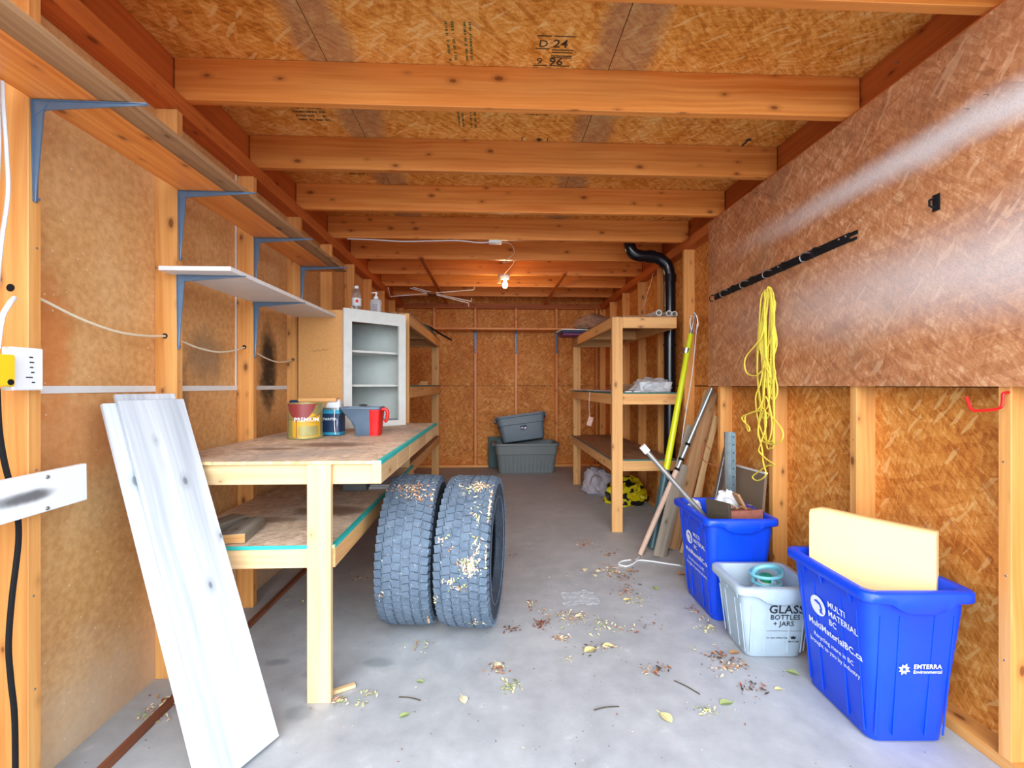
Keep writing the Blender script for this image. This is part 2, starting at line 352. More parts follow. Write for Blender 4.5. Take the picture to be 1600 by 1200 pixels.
M['mirror_panel'] = plain('taupe_panel', srgb(128, 110, 92), .5, var=.05)
M['bag'] = plain('white_film', srgb(206, 210, 214), .35, var=.1)
M['bagyellow'] = None
M['cloth'] = plain('taupe_cloth', srgb(140, 108, 88), .9, var=.15)
M['purple'] = plain('magenta_cover', srgb(110, 28, 96), .5, var=.1)
M['navy'] = plain('navy_cover', srgb(34, 42, 80), .5, var=.1)
M['pvc'] = plain('pvc_pipe', srgb(206, 204, 196), .4, var=.05)
M['pinkwood'] = plain('pinkish_worn_pole', srgb(196, 166, 146), .6, var=.1)
M['brick'] = plain('dusty_red_wood', srgb(142, 84, 70), .8, var=.25, sc=40)
M['bark'] = plain('wood_chips', srgb(120, 84, 62), .95, var=.4, sc=120)
M['tealtube'] = plain('slate_teal_tube', srgb(52, 84, 92), .4, var=.1)
M['greybag'] = plain('pale_lilac_bag', srgb(170, 164, 172), .6, var=.15)
for nm, c in dict(leafpale=srgb(222, 208, 172), leaftan=srgb(176, 128, 84), leafgreen=srgb(150, 164, 104), leafrust=srgb(140, 72, 42), leafpink=srgb(214, 176, 158), leafdark=srgb(70, 58, 44), leafyellow=srgb(216, 204, 140)).items(): M[nm] = plain(nm, c, .85, var=.25, sc=60)
LEAF = [M[k] for k in ('leafpale', 'leaftan', 'leafgreen', 'leafrust', 'leafpink', 'leafdark', 'leafyellow')]
def tiremat(name, a, b, dust):
    t = NT(name); tc = t.n('ShaderNodeTexCoord').outputs['Object']; f = t.noise(tc, 16, 6, .65)
    c = t.ramp(f, [(.3, a), (.7, b)]); c = t.mix(t.step(t.noise(tc, 55, 5, .7), .56, .70), c, dust); t.col(c).rough(.8).bump(f, .2, .003); t.b.inputs['Specular IOR Level'].default_value = .25; return t.m
M['rubber'] = tiremat('dusty_tyre_rubber', srgb(78, 92, 108), srgb(98, 113, 130), srgb(132, 143, 156))
M['groove'] = tiremat('dusty_tyre_groove', srgb(84, 96, 110), srgb(110, 122, 136), srgb(198, 202, 206))
M['rubberin'] = tiremat('dark_tyre_side', srgb(46, 54, 64), srgb(64, 74, 86), srgb(90, 98, 106))
def emit(name, c, s):
    t = NT(name); t.col(c); t.b.inputs['Emission Color'].default_value = c; t.b.inputs['Emission Strength'].default_value = s; return t.m
M['bulb'] = emit('lit_bulb', (1, .66, .3, 1), 30)
def glass(name, c, rough=.08, tr=.9, ior=1.33):
    t = NT(name); t.col(c).rough(rough); t.b.inputs['Transmission Weight'].default_value = tr; t.b.inputs['IOR'].default_value = ior; return t.m
M['clear'] = glass('clear_plastic', (.86, .92, .97, 1)); M['gel'] = glass('clear_gel', (.80, .9, .98, 1), .15, .7)
def filmmat():
    t = NT('crinkled_clear_film'); t.col(srgb(214, 220, 226)).rough(.25); t.b.inputs['Alpha'].default_value = .45; return t.m
M['film'] = filmmat()
def yellowbag():
    t = NT('yellow_bag_with_black_print'); tc = t.n('ShaderNodeTexCoord').outputs['Object']
    f = t.noise(t.map(tc, (9, 9, 14), .6), 1, 1); t.col(t.mix(t.step(f, .54, .56), srgb(214, 196, 20), srgb(24, 22, 18))).rough(.4); return t.m
M['bagyellow'] = yellowbag()
# ================================================================== SETTING
ST = .6096; YL = [1.39+ST*k for k in range(-1, 10)]; YR = [1.401+ST*k for k in range(-1, 10)]; YJ = [2.061+ST*k for k in range(-2, 8)]
XL, XR, YB, ZJ = -1.315, 1.626, 6.844, 2.453
def struct(mb, name, mat, parent=None, **k):
    o = mb.build(name, mat, parent, **k)
    if not parent: tag(o, kind='structure')
    return o
fl = struct(MB().bb(-1.42, 1.74, .55, 6.95, -.1, 0), 'floor', M['concrete'])
gr = struct(MB().bb(-14, 14, -16, .55, -.14, -.02), 'driveway', M['asphalt'])
# left wall
wl = struct(MB().bb(-1.45, -1.416, .70, 6.96, -.08, 2.66), 'wall_left', M['siding'])
for (a, b, c, d) in [(.72, 2.568, 0, 1.2075), (.72, 2.568, 1.2125, 2.44), (2.574, 5.00, 0, 1.2075), (2.574, 5.00, 1.2125, 2.44), (5.006, 6.93, 0, 1.2075), (5.006, 6.93, 1.2125, 2.44)]:
    MB().bb(-1.416, -1.404, a, b, c, d).build('panel', M['hardboard'], wl)
MB().bb(-1.416, -1.404, .72, 6.93, 2.443, 2.64).build('panel', M['osb_wall'], wl)
tag(MB().bb(-1.406, -1.400, .9, 3.84, 1.198, 1.222).build('seam_strip', M['whitepaint'], wl), 'white metal seam strip')
tag(MB().bb(-1.406, -1.400, 2.558, 2.566, 1.222, 2.40).build('seam_strip', M['whitepaint'], wl), 'white metal seam strip')
proto = None
def stud(x0, x1, y0, y1, z0, z1, par, mat='frame', name='stud'):
    cx, cy, cz = (x0+x1)/2, (y0+y1)/2, (z0+z1)/2
    key = (round(x1-x0, 3), round(y1-y0, 3), round(z1-z0, 3), mat)
    if key in stud.cache:
        o = stud.cache[key].copy(); COL.objects.link(o); o.parent = par; o.name = name
    else:
        o = MB().bb(-(x1-x0)/2, (x1-x0)/2, -(y1-y0)/2, (y1-y0)/2, -(z1-z0)/2, (z1-z0)/2).build(name, M[mat], par, bevel=.002); stud.cache[key] = o
    o.location = (cx, cy, cz); return o
stud.cache = {}
for k, y in enumerate(YL):
    if y < 6.9: stud(-1.404, XL, y-.038, y, 0, 2.377, wl)
stud(-1.404, XL, .72, 6.93, 2.377, 2.415, wl, 'rim', 'top_plate'); stud(-1.404, XL, .72, 6.93, 2.415, 2.453, wl, 'rim', 'top_plate')
stud(-1.404, -1.372, .72, 6.93, 2.455, 2.637, wl, 'rim', 'rim_board')
b = struct(MB().bb(-1.243, -1.218, .8, 3.6, 0, .022), 'baseboard_left', M['rust'])
# right wall
wr = struct(MB().bb(1.727, 1.76, .70, 6.96, -.08, 2.66), 'wall_right', M['siding'])
for (a, b) in [(.72, 2.0), (2.006, 4.44), (4.446, 6.93)]:
    MB().bb(1.715, 1.727, a, b, 0, 1.216).build('panel', M['osb_wall'], wr); MB().bb(1.715, 1.727, a, b, 1.224, 2.44).build('panel', M['osb_wall'], wr)
MB().bb(1.715, 1.727, .72, 6.93, 2.443, 2.64).build('panel', M['osb_wall'], wr)
for y in YR:
    if y < 6.9: stud(XR, 1.715, y-.038, y, 0.038, 2.377, wr)
stud(XR, 1.715, .72, 6.93, 0, .038, wr, 'frame', 'bottom_plate')
stud(XR, 1.715, .72, 6.93, 2.377, 2.415, wr, 'rim', 'top_plate'); stud(XR, 1.715, .72, 6.93, 2.415, 2.453, wr, 'rim', 'top_plate')
stud(1.69, 1.715, .72, 6.93, 2.455, 2.637, wr, 'rim', 'rim_board')
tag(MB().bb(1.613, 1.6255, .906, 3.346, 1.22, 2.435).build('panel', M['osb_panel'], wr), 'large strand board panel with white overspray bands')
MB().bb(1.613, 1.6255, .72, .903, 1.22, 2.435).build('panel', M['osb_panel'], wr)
# nails standing out of the big panel
mb = MB()
for px, py, dx in [(1515, 170, 14), (1545, 148, 12), (1185, 300, 10), (1165, 312, 9), (1405, 98, 10)]:
    p = at_x(px, py, 1.613); mb.tube([p, p+Vector((-.03, -.01, -.006))], .0016, 5)
mb.build('nail', M['steel'], wr)
# back wall
wb = struct(MB().bb(-1.45, 1.76, 6.945, 6.98, -.08, 2.66), 'wall_back', M['siding'])
xs = [-1.404, -.27, .34, .97, 1.715]
for (a, b) in [(-1.404, -.235), (-.231, .985), (.989, 1.715)]:
    for (c, d) in [(0, 1.216), (1.222, 2.62)]: MB().bb(a, b, 6.933, 6.945, c, d).build('panel', M['osb_wall'], wb)
for k in range(-1, 4):
    x = -.2528+ST*(k)
    stud(x-.019, x+.019, YB, 6.933, .038, 2.377, wb, 'joist')
stud(-1.315, 1.626, YB, 6.933, 0, .038, wb, 'frame', 'bottom_plate')
stud(-1.315, 1.626, YB, 6.933, 2.377, 2.415, wb, 'rim', 'top_plate'); stud(-1.315, 1.626, YB, 6.933, 2.415, 2.453, wb, 'rim', 'top_plate')
# ceiling
ce = struct(MB().bb(-1.45, 1.76, .68, 6.98, 2.652, 2.70), 'ceiling', M['siding'])
for (a, b) in [(-1.404, -.722), (-.718, .518), (.522, 1.715)]:
    for (c, d) in [(.70, 2.66), (2.664, 5.09), (5.094, 6.94)]:
        MB().bb(a, b, c, d, 2.638, 2.652).build('panel', M['osb_ceil'], ce)
for y in YJ: stud(-1.366, 1.684, y-.038, y, 2.4535, 2.637, ce, 'joist', 'joist')
# laths under the joists
for x, y0, y1 in [(-.68, 4.38, 6.9), (.79, 4.9, 6.9)]: stud(x-.02, x+.02, y0, y1, 2.435, 2.453, ce, 'rim', 'lath')
# printed marks on the ceiling boards
def ceil_print(lines, x, y, mat='print_stamp'):
    return lettering(lines, 'printed_mark', M[mat], ce, (x, y, 2.6375), (1, 0, 0), (0, -1, 0))
def c2(px, py): return at_z(px, py, 2.637)
p = c2(868, 88)
ceil_print([('24', .062, 0, .052, .02, 'LEFT'), ('96', .062, -.005, -.052, .02, 'LEFT'), ('D', .055, -.06, .052, 0, 'LEFT'), ('9', .055, -.06, -.05, 0, 'LEFT')], p.x-.02, p.y+.0)
polys('printed_mark', M['print_stamp'], ce, (p.x, p.y, 2.6375), (1, 0, 0), (0, -1, 0), [[(x0, y0), (x1, y0), (x1, y0+.005), (x0, y0+.005)] for x0, x1, y0 in [(-.09, -.03, .04), (-.02, .07, .035), (-.09, -.03, -.06), (-.02, .07, -.06), (-.02, .07, .02), (-.02, .07, -.0), (-.02, .07, -.01), (-.09, -.03, .11), (-.02, .07, .11)]])
def scribble(x0, x1, y0, y1, rows, seed, mat='print_stamp', vert=False):
    """rows of tiny dashes: stamps too small to read"""
    rr = random.Random(seed); sh = []
    for i in range(rows):
        t = (i+.5)/rows; k = 0.
        while k < 1:
            w = rr.uniform(.01, .05); g = rr.uniform(.01, .03)
            if rr.random() < .85:
                if vert: a, c = x0+(x1-x0)*t, y0+(y1-y0)*k; sh.append([(a, c), (a+(x1-x0)/rows*.45, c), (a+(x1-x0)/rows*.45, c+(y1-y0)*w), (a, c+(y1-y0)*w)])
                else: a, c = x0+(x1-x0)*k, y0+(y1-y0)*t; sh.append([(a, c), (a+(x1-x0)*w, c), (a+(x1-x0)*w, c+(y1-y0)/rows*.45), (a, c+(y1-y0)/rows*.45)])
            k += w+g
    sh = [q[::-1] for q in sh]
    return polys('printed_mark', M[mat], ce, (0, 0, 2.6375), (1, 0, 0), (0, -1, 0), [[(a, -b) for a, b in q][::-1] for q in sh])
for k, (px0, px1, y0, y1, rows, m, v) in enumerate([(693, 712, 1.78, 1.99, 2, 'print_green', True), (722, 738, 1.78, 1.99, 2, 'print_green', True), (711, 724, 2.25, 2.50, 2, 'print_green', True), (730, 744, 2.25, 2.5, 2, 'print_green', True), (826, 858, 2.25, 2.38, 6, 'print_stamp', False), (450, 500, 2.2, 2.48, 8, 'print_stamp', False), (1170, 1210, 2.2, 2.34, 5, 'print_stamp', False), (535, 560, 2.8, 3.1, 7, 'print_stamp', False)]):
    a, b = at_z(px0, 200, 2.637), at_z(px1, 200, 2.637); f = ((y0+y1)/2)/a.y
    scribble(a.x*f, b.x*f, y0, y1, rows, k+3, m, v)
p = c2(842, 219)
polys('printed_mark', M['print_stamp'], ce, (p.x, p.y, 2.6375), (1, 0, 0), (0, -1, 0), [[(-.008, -.03), (.008, -.03), (.008, .0), (-.008, .0)], [(-.024, .0), (.024, .0), (0, .025)], [(.045, -.035), (.05, -.035), (.05, .03), (.045, .03)], [(-.10, -.035), (-.095, -.035), (-.095, .03), (-.10, .03)]])
p = c2(1166, 222)
polys('printed_mark', M['print_stamp'], ce, (p.x, p.y, 2.6375), (1, 0, 0), (0, -1, 0), [[(-.008, -.05), (.006, -.05), (.006, .02), (-.008, .02)], [(-.026, .015), (.024, .015), (0, .045)]])
# ================================================================== BENCH AND SHELVES
# workbench
t = thing('workbench', 'pale wooden workbench with teal painted edge and worn strand board top along the left wall', 'workbench', (-.86, 2.7, 0))
def LB(o): return Vector((-.86, 2.7, 0))
def part(name, mat, par, boxes, off, bevel=.0015, label=None, rot=None):
    mb = MB()
    for q in boxes: mb.bb(q[0]-off[0], q[1]-off[0], q[2]-off[1], q[3]-off[1], q[4], q[5])
    o = mb.build(name, mat, par, bevel=bevel); 
    if label: o['label'] = label
    return o
O = (-.86, 2.7)
mb = MB(); mb.bb(-1.312-O[0], -.434-O[0], 1.80-O[1], 3.60-O[1], .918, .930, mats=[1, 1, 1, 1, 0, 0])
w = mb.build('worktop', [M['osb_bench'], M['osb_edge']], t)
part('edge_strip', M['teal'], t, [(-.434, -.4325, 1.80, 3.6, .914, .931), (-.450, -.434, 1.80, 3.6, .9301, .9312)], O, 0, 'teal painted edge')
part('front_rail', M['pale'], t, [(-1.312, -.471, 1.812, 1.85, .838, .918)], O)
for k in range(6): part('rim_block', M['pale'], t, [(-.471, -.433, 1.802+k*.30, 2.1+k*.30, .84, .917)], O)
for k in range(3): part('joist', M['pale'], t, [(-1.312, -.471, 2.4+k*.56, 2.438+k*.56, .84, .918)], O)
part('leg', M['pale'], t, [(-.712, -.622, 1.786, 1.812, 0, .918)], O, .002)
part('leg', M['pale'], t, [(-.72, -.63, 3.5, 3.538, 0, .918)], O, .002)
mb = MB(); mb.bb(-1.312-O[0], -.615-O[0], 1.805-O[1], 3.60-O[1], .590, .602, mats=[1, 1, 1, 1, 0, 0]); mb.build('lower_shelf', [M['osb_bench'], M['osb_edge']], t)
part('edge_strip', M['teal'], t, [(-1.312, -.714, 1.8035, 1.805, .588, .603), (-.615, -.6135, 1.812, 3.6, .588, .603), (-.63, -.615, 1.812, 3.6, .6021, .603)], O, 0, 'teal painted edge')
part('lower_rail', M['pale'], t, [(-1.312, -.712, 1.812, 1.85, .512, .590)], O)
part('lower_rail', M['shelfwood'], t, [(-.653, -.615, 1.815, 3.6, .512, .590)], O)
# storage racks
def rack(name, label, xa, xw, y0, y1, mats, levels, post0, topbig):
    """xa aisle side, xw wall side"""
    s = 1 if xw > xa else -1; off = ((xa+xw)/2, (y0+y1)/2); t = thing(name, label, 'shelving unit', (off[0], off[1], 0))
    def P(n, b, m='shelfwood', l=None, bv=.002): return part(n, M[m], t, [(min(b[0], b[1]), max(b[0], b[1]), *b[2:])], off, bv, l)
    P('post', (xa, xa+s*.089, y0, y0+.038, post0, levels[-1][0]-.001)); P('post', (xa+s*.004, xa+s*.093, y1-.09, y1-.052, 0, levels[-1][0]-.09))
    for (z, h, edge) in levels:
        P('long_rail', (xa+s*.0, xa+s*.038, y0+.039, y1, z-h, z)); P('long_rail', (xw-s*.04, xw-s*.002, y0+.039, y1, z-h, z))
        P('cross_rail', (xa+s*.09, xw, y0, y0+.038, z-h, z)); P('cross_rail', (xa+s*.039, xw-s*.041, y1-.04, y1-.002, z-h, z))
        P('cross_rail', (xa+s*.039, xw-s*.041, (y0+y1)/2, (y0+y1)/2+.038, z-h, z))
        x0, x1 = min(xa, xw), max(xa, xw)
        px_ = sorted((xa+s*.0895, xw)); MB().bb(x0-off[0], x1-off[0], y0+.0385-off[1], y1-off[1], z+.0005, z+.0115).bb(px_[0]-off[0], px_[1]-off[0], y0-off[1], y0+.0385-off[1], z+.0005, z+.0115).build('shelf', M['osb_shelf'], t)
        if edge:
            MB().bb(min(xa+s*.1, xw)-off[0], max(xa+s*.1, xw)-off[0], y0-.0015-off[1], y0-off[1], z, z+.0118).build('edge_strip', M['darkteal'], t)['label'] = 'dark teal painted edge'
            MB().bb(min(xa, xa-s*.0015)-off[0], max(xa, xa-s*.0015)-off[0], y0+.039-off[1], y1-off[1], z, z+.0118).build('edge_strip', M['darkteal'], t)['label'] = 'dark teal painted edge'
    return t
rack('storage_rack', 'tall tan lumber storage rack on the right, in front of the black drain pipe', .998, 1.545, 3.765, 5.70, None, [(.594, .085, True), (1.155, .09, True), (1.795, .09, False)], 0, True)
rack('storage_rack', 'tall tan lumber storage rack behind the white cabinet at the end of the bench', -.655, -1.31, 3.622, 5.75, None, [(.594, .085, False), (1.215, .09, True), (1.79, .09, False)], 0, True)
# L-shaped bracket made of a tapering folded channel
def bracket_mesh(nm, arm, drop, w=.026):
    mb = MB()
    def leg(a, b, dirn, nrm):
        # flat plate along dirn from corner, with a raised tapered rib
        n = 6; d = Vector(dirn); q = Vector(nrm)
        pts = []
        for i in range(n+1):
            f = i/n; ww = w*(1-.45*f)/2; h = .024*(1-f)+.003
            c = d*(b*f); pts.append([c+Vector((0, -ww, 0)), c+Vector((0, ww, 0)), c+Vector((0, ww, 0))+q*.002, c+Vector((0, ww*.35, 0))+q*.0025, c+Vector((0, ww*.2, 0))+q*(h), c+Vector((0, -ww*.2, 0))+q*h, c+Vector((0, -ww*.35, 0))+q*.0025, c+Vector((0, -ww, 0))+q*.002])
        mb.rings(pts, 0, True, True, True)
    leg(0, arm, (1, 0, 0), (0, 0, -1)); leg(0, drop, (0, 0, -1), (1, 0, 0))
    # gusset at the bend
    mb.rings([[(0, -w*.35, 0), (.045, -w*.2, 0), (.03, -w*.2, -.02), (.02, -w*.2, -.03), (0, -w*.2, -.045)], [(0, w*.35, 0), (.045, w*.2, 0), (.03, w*.2, -.02), (.02, w*.2, -.03), (0, w*.2, -.045)]], 0, True, True, True)
    for z in (-.05, -drop+.012): mb.lathe([(.004, 0), (.004, .004), (.001, .005)], 8, c=(0, 0, 0), R=Matrix.Rotation(PI/2, 3, 'Y')) if False else mb.box((.0035, w*.3, z), (.003, .006, .006))
    return mb
brA = bracket_mesh('a', .315, .29).build('bracket', M['steelblue'], None, smooth=True)
brB = bracket_mesh('b', .275, .31).build('bracket', M['steelblue'], None, smooth=True)
brC = bracket_mesh('c', .24, .33, .040).build('bracket', M['steelblue'], None, smooth=True)
def usebr(src, par, loc, rz=0, first=[set()]):
    o = src if src.name not in first[0] else src.copy()
    if src.name in first[0]: COL.objects.link(o)
    first[0].add(src.name); o.parent = par; o.location = loc; o.rotation_euler = (0, 0, rz); o['label'] = 'blue grey steel bracket'; return o
# upper wall shelf
t = thing('wall_shelf', 'long orange wooden wall shelf under the ceiling along the left wall', 'shelf', (XL, 2.1, 2.04))
o = MB().bb(.0, .185, .75-2.1, 3.34-2.1, .002, .021).build('board', M['joist'], t, bevel=.0015)
o = MB().bb(.187, .268, .75-2.1, 3.34-2.1, .002, .021).build('board', M['brownwood'], t, bevel=.0015)
for y in (1.37, 1.98, 2.59, 3.2): usebr(brA, t, (.0015, y-2.1, 0))
# lower white shelf
t = thing('wall_shelf', 'short white wall shelf on two brackets above the workbench', 'shelf', (XL, 2.55, 1.684))
MB().bb(-.02, .262, 1.885-2.55, 3.24-2.55, .001, .019).build('board', M['whitepaint'], t, bevel=.001)
for y in (1.97, 2.585): usebr(brB, t, (.0015, y-2.55, 0))
# back wall shelf
t = thing('wall_shelf', 'brown shelf board running across the back wall on three brackets', 'shelf', (0, YB, 2.03))
MB().bb(-.86, 1.35, -.27, -.001, .001, .03).build('board', M['joist'], t, bevel=.002)
for k in (0, 1, 2): usebr(brC, t, (-.2528+ST*k, -.0015, 0), -PI/2)
# ------------------------------------------------------------------ corner cabinet
A = [(-1.31, 3.13), (-1.005, 3.13), (-.672, 3.44), (-.672, 3.60), (-1.31, 3.60)]; zb, zt = .9315, 1.735
t = thing('corner_cabinet', 'tan corner cabinet with an open white diagonal front, standing on the workbench', 'cabinet', (-1.0, 3.4, zb)); O = (-1.0, 3.4, zb)
def prism(poly, z0, z1, name, mat, bevel=.001):
    mb = MB(); mb.rings([[(x-O[0], y-O[1], z0-zb) for x, y in poly], [(x-O[0], y-O[1], z1-zb) for x, y in poly]], 0, True, True, True); return mb.build(name, mat, t, bevel=bevel)
def wallp(a, b, th, name, mat, z0=zb, z1=zt, inward=1):
    a, b = Vector((*a, 0)), Vector((*b, 0)); d = (b-a).normalized(); n = Vector((-d.y, d.x, 0))*th*inward
    return prism([(a.x, a.y), (b.x, b.y), ((b+n).x, (b+n).y), ((a+n).x, (a+n).y)], z0, z1, name, mat)
wallp((-1.31, 3.13), (-1.005, 3.13), .014, 'side_panel', M['particle'])
wallp((-.672, 3.445), (-.672, 3.60), .014, 'side_panel', M['brownwood'])
wallp((-.672, 3.60), (-1.31, 3.60), .006, 'back_panel', M['cabin']); wallp((-1.31, 3.60), (-1.31, 3.13), .006, 'back_panel', M['cabin'])
inner = [(-1.30, 3.146), (-1.01, 3.146), (-.690, 3.45), (-.690, 3.592), (-1.30, 3.592)]
prism(inner, zb+.02, zb+.036, 'bottom_panel', M['cabin']); prism(inner, zt-.036, zt-.004, 'top_panel', M['brownwood'])
inner2 = [(-1.30, 3.15), (-1.03, 3.15), (-.700, 3.47), (-.700, 3.592), (-1.30, 3.592)]
for z in (1.215, 1.455): prism(inner2, z, z+.016, 'shelf', M['cabwhite'])
# face frame: local axis along the diagonal
p0, p1 = Vector((-1.008, 3.122, 0)), Vector((-.655, 3.443, 0)); d = (p1-p0).normalized(); n = Vector((d.y, -d.x, 0)); L = (p1-p0).length
ff = MB(); 
def fb(u0, u1, z0, z1, th=.02, w0=0):
    q = [p0+d*u0+n*w0, p0+d*u1+n*w0, p0+d*u1+n*(w0+th), p0+d*u0+n*(w0+th)]
    ff.rings([[(v.x-O[0], v.y-O[1], z0-zb) for v in q], [(v.x-O[0], v.y-O[1], z1-zb) for v in q]], 0, True, True, True)
fb(0, .058, zb, zt+.012); fb(L-.058, L, zb, zt+.012); fb(.058, L-.058, zt-.075, zt+.012); fb(.058, L-.058, zb, zb+.04)
ff.build('face_frame', M['cabwhite'], t, bevel=.0015)
rr = random.Random(5); ptsq = [Vector((-1.22-O[0]+.012*i, 3.1285-O[1], 1.455-zb+.006*math.sin(i*2.1)+.001*i)) for i in range(11)]
MB().tube(smoothpath(ptsq, 3), .0009, 4).build('pencil_mark', M['print_stamp'], t)
zc = zt+.0125
# things on top of the cabinet
t = thing('water_bottle', 'small clear plastic water bottle with a white label on top of the cabinet', 'bottle', (-.985, 3.36, zt+.001))
MB().lathe([(.0, 0), (.028, 0), (.032, .008), (.031, .03), (.033, .05), (.033, .135), (.030, .15), (.020, .178), (.013, .188), (.013, .196)], 20).build('bottle_body', M['clear'], t, True)
MB().lathe([(.0335, .062), (.0342, .064), (.0342, .118), (.0335, .12)], 20, cap0=False, cap1=False).build('label_band', M['whitepaint'], t, True)
MB().box((.012, -.0325, .095), (.018, .004, .02)).build('label_patch', M['red'], t)
MB().lathe([(.0, .19), (.0155, .19), (.0155, .208), (.013, .21), (0, .21)], 16).build('cap', M['white'], t, True)
t = thing('pump_bottle', 'clear hand sanitizer pump bottle on top of the cabinet', 'bottle', (-.855, 3.40, zt+.001))
def rr(hw, hl, r, z, k=4, cx=0, cy=0, sub=0):
    """rounded rectangle ring"""
    out = []
    for (sx, sy, a0) in ((1, -1, -PI/2), (1, 1, 0), (-1, 1, PI/2), (-1, -1, PI)):
        for i in range(k+1):
            a = a0+PI/2*i/k; out.append(Vector((cx+sx*(hw-r)+r*math.cos(a), cy+sy*(hl-r)+r*math.sin(a), z)))
    if sub:
        o2 = []
        for i, p in enumerate(out):
            o2.append(p); q = out[(i+1) % len(out)]
            if (i+1) % (k+1) == 0:
                for j in range(1, sub): o2.append(p.lerp(q, j/sub))
        out = o2
    return out
MB().rings([rr(.036, .022, .012, 0), rr(.040, .025, .014, .006), rr(.040, .025, .014, .10), rr(.034, .022, .014, .118), rr(.014, .014, .012, .126)], 0, True, True, True).build('bottle_body', M['gel'], t, True)
polys('printed_label', M['darkblue'], t, (0, -.0255, .06), (1, 0, 0), (0, 0, 1), [[(x0, y), (x1, y), (x1, y+.004), (x0, y+.004)] for x0, x1, y in ((-.02, -.004, .016), (0, .02, .016), (-.018, .016, .004), (-.02, .0, -.008), (.004, .018, -.008), (-.014, .014, -.020))])
MB().lathe([(.0, .124), (.016, .124), (.016, .14), (.006, .143), (.005, .162), (.010, .163), (.010, .174), (.0, .175)], 16).tube([(0, 0, .169), (-.012, -.012, .169), (-.026, -.024, .163)], .0045, 8).build('pump', M['white'], t, True)
# ------------------------------------------------------------------ cans and tray on the bench
zt = .9315
t = thing('paint_can', 'large dented gold and olive paint can with a maroon patch on the workbench', 'paint can', (-1.045, 2.60, zt))
R_ = .093; H_ = .195
prof = [(0, 0), (R_-.004, 0), (R_, .004), (R_, .012), (R_-.002, .016)]+[(R_-.002-(.0018 if i % 2 else 0), .03+.018*i) for i in range(8)]+[(R_-.002, H_-.02), (R_+.001, H_-.012), (R_+.001, H_), (R_-.005, H_), (R_-.008, H_-.012), (R_-.010, H_-.014), (R_-.012, .02), (0, .02)]
MB().lathe(prof, 36).build('can_body', M['olive'], t, True)
def arcpatch(r, a0, a1, zf0, zf1, n=12):
    mb = MB(); A_ = [a0+(a1-a0)*i/n for i in range(n+1)]
    mb.rings([[(r*math.sin(a), -r*math.cos(a), zf0(i/n)) for i, a in enumerate(A_)], [(r*math.sin(a), -r*math.cos(a), zf1(i/n)) for i, a in enumerate(A_)]], 0, False); return mb
arcpatch(R_+.0006, -.35, 1.3, lambda f: .012, lambda f: .145+.015*math.sin(f*5)).build('front_label', M['gold'], t, True)
arcpatch(R_+.0012, -.12, -.08, lambda f: .012, lambda f: .15, 2).build('label_line', M['maroon'], t, True)
arcpatch(R_+.0012, .02, 1.15, lambda f: .018, lambda f: .072).build('label_box', M['olive'], t, True)
arcpatch(R_+.0015, -.75, 1.1, lambda f: .187-.085*math.sin(PI*min(1, f*1.1))**.6, lambda f: .192, 16).build('top_label', M['maroon'], t, True)
lettering([('PREMIUM', .030, -.02, .098, .008, 'LEFT')], 'printed_words', M['print_white'], t, (-.0, -R_-.001, 0), (1, .18, 0), (0, 0, 1), .004)
MB().tube([Vector((R_+.003, 0, .155))*1]+[(math.cos(a)*(R_+.006), -math.sin(a)*(R_+.004), .155-.05*math.sin(a)) for a in [PI*i/12 for i in range(1, 12)]]+[(-R_-.003, 0, .155)], .0018, 6).build('wire_handle', M['chrome'], t, True)
t = thing('square_tin', 'navy and teal square tin with a wire bail, behind the gold paint can', 'tin', (-.937, 2.745, zt), -.1)
MB().rings([rr(.052, .045, .01, 0), rr(.052, .045, .01, .15)], 0, True, True, True).build('can_body', M['darkblue'], t, True)
MB().rings([rr(.053, .046, .01, .004), rr(.053, .046, .01, .02)], 0, True).build('label_band', M['tealblue'], t, True)
MB().rings([rr(.053, .046, .01, .128), rr(.053, .046, .01, .15)], 0, True).build('label_band', M['tealblue'], t, True)
MB().rings([rr(.054, .047, .01, .15), rr(.054, .047, .01, .162), rr(.046, .039, .01, .162), rr(.046, .039, .01, .156)], 0, True, False, True).build('rim', M['tin'], t, True)
lettering([('PAINTER', .02, -.002, .09, .02, 'CENTER')], 'printed_words', M['print_white'], t, (0, -.0455, 0), (1, 0, 0), (0, 0, 1))
MB().tube(smoothpath([(.053, 0, .15), (.05, -.06, .10), (.046, -.064, .02), (.036, -.064, .02), (.03, -.06, .1), (.03, -.055, .15)], 5), .0016, 6).build('wire_handle', M['chrome'], t, True)
MB().rings([rr(.045, .03, .012, .157, cy=.0), rr(.04, .024, .012, .19, cx=.006), rr(.02, .012, .008, .21, cx=.018)], 0, True, True, True).build('crumpled_rag', M['bag'], t, True)
t = thing('scrap_board', 'short tan wooden offcut lying across the two cans', 'offcut', (-1.02, 2.70, zt+.197))
MB().box((0, .03, .012), (.22, .05, .02)).build('offcut', M['shelfwood'], t, bevel=.001)
t = thing('scoop', 'blue plastic scoop handle poking up behind the gold paint can', 'scoop', (-1.15, 2.70, zt))
MB().tube([(0, 0, 0), (.0, 0, .10), (.004, 0, .185)], [.012, .010, .016], 10).build('handle', M['darkblue'], t, True)
MB().lathe([(.0, .183), (.022, .184), (.026, .20), (.018, .208), (0, .208)], 14).build('grip', M['darkblue'], t, True)
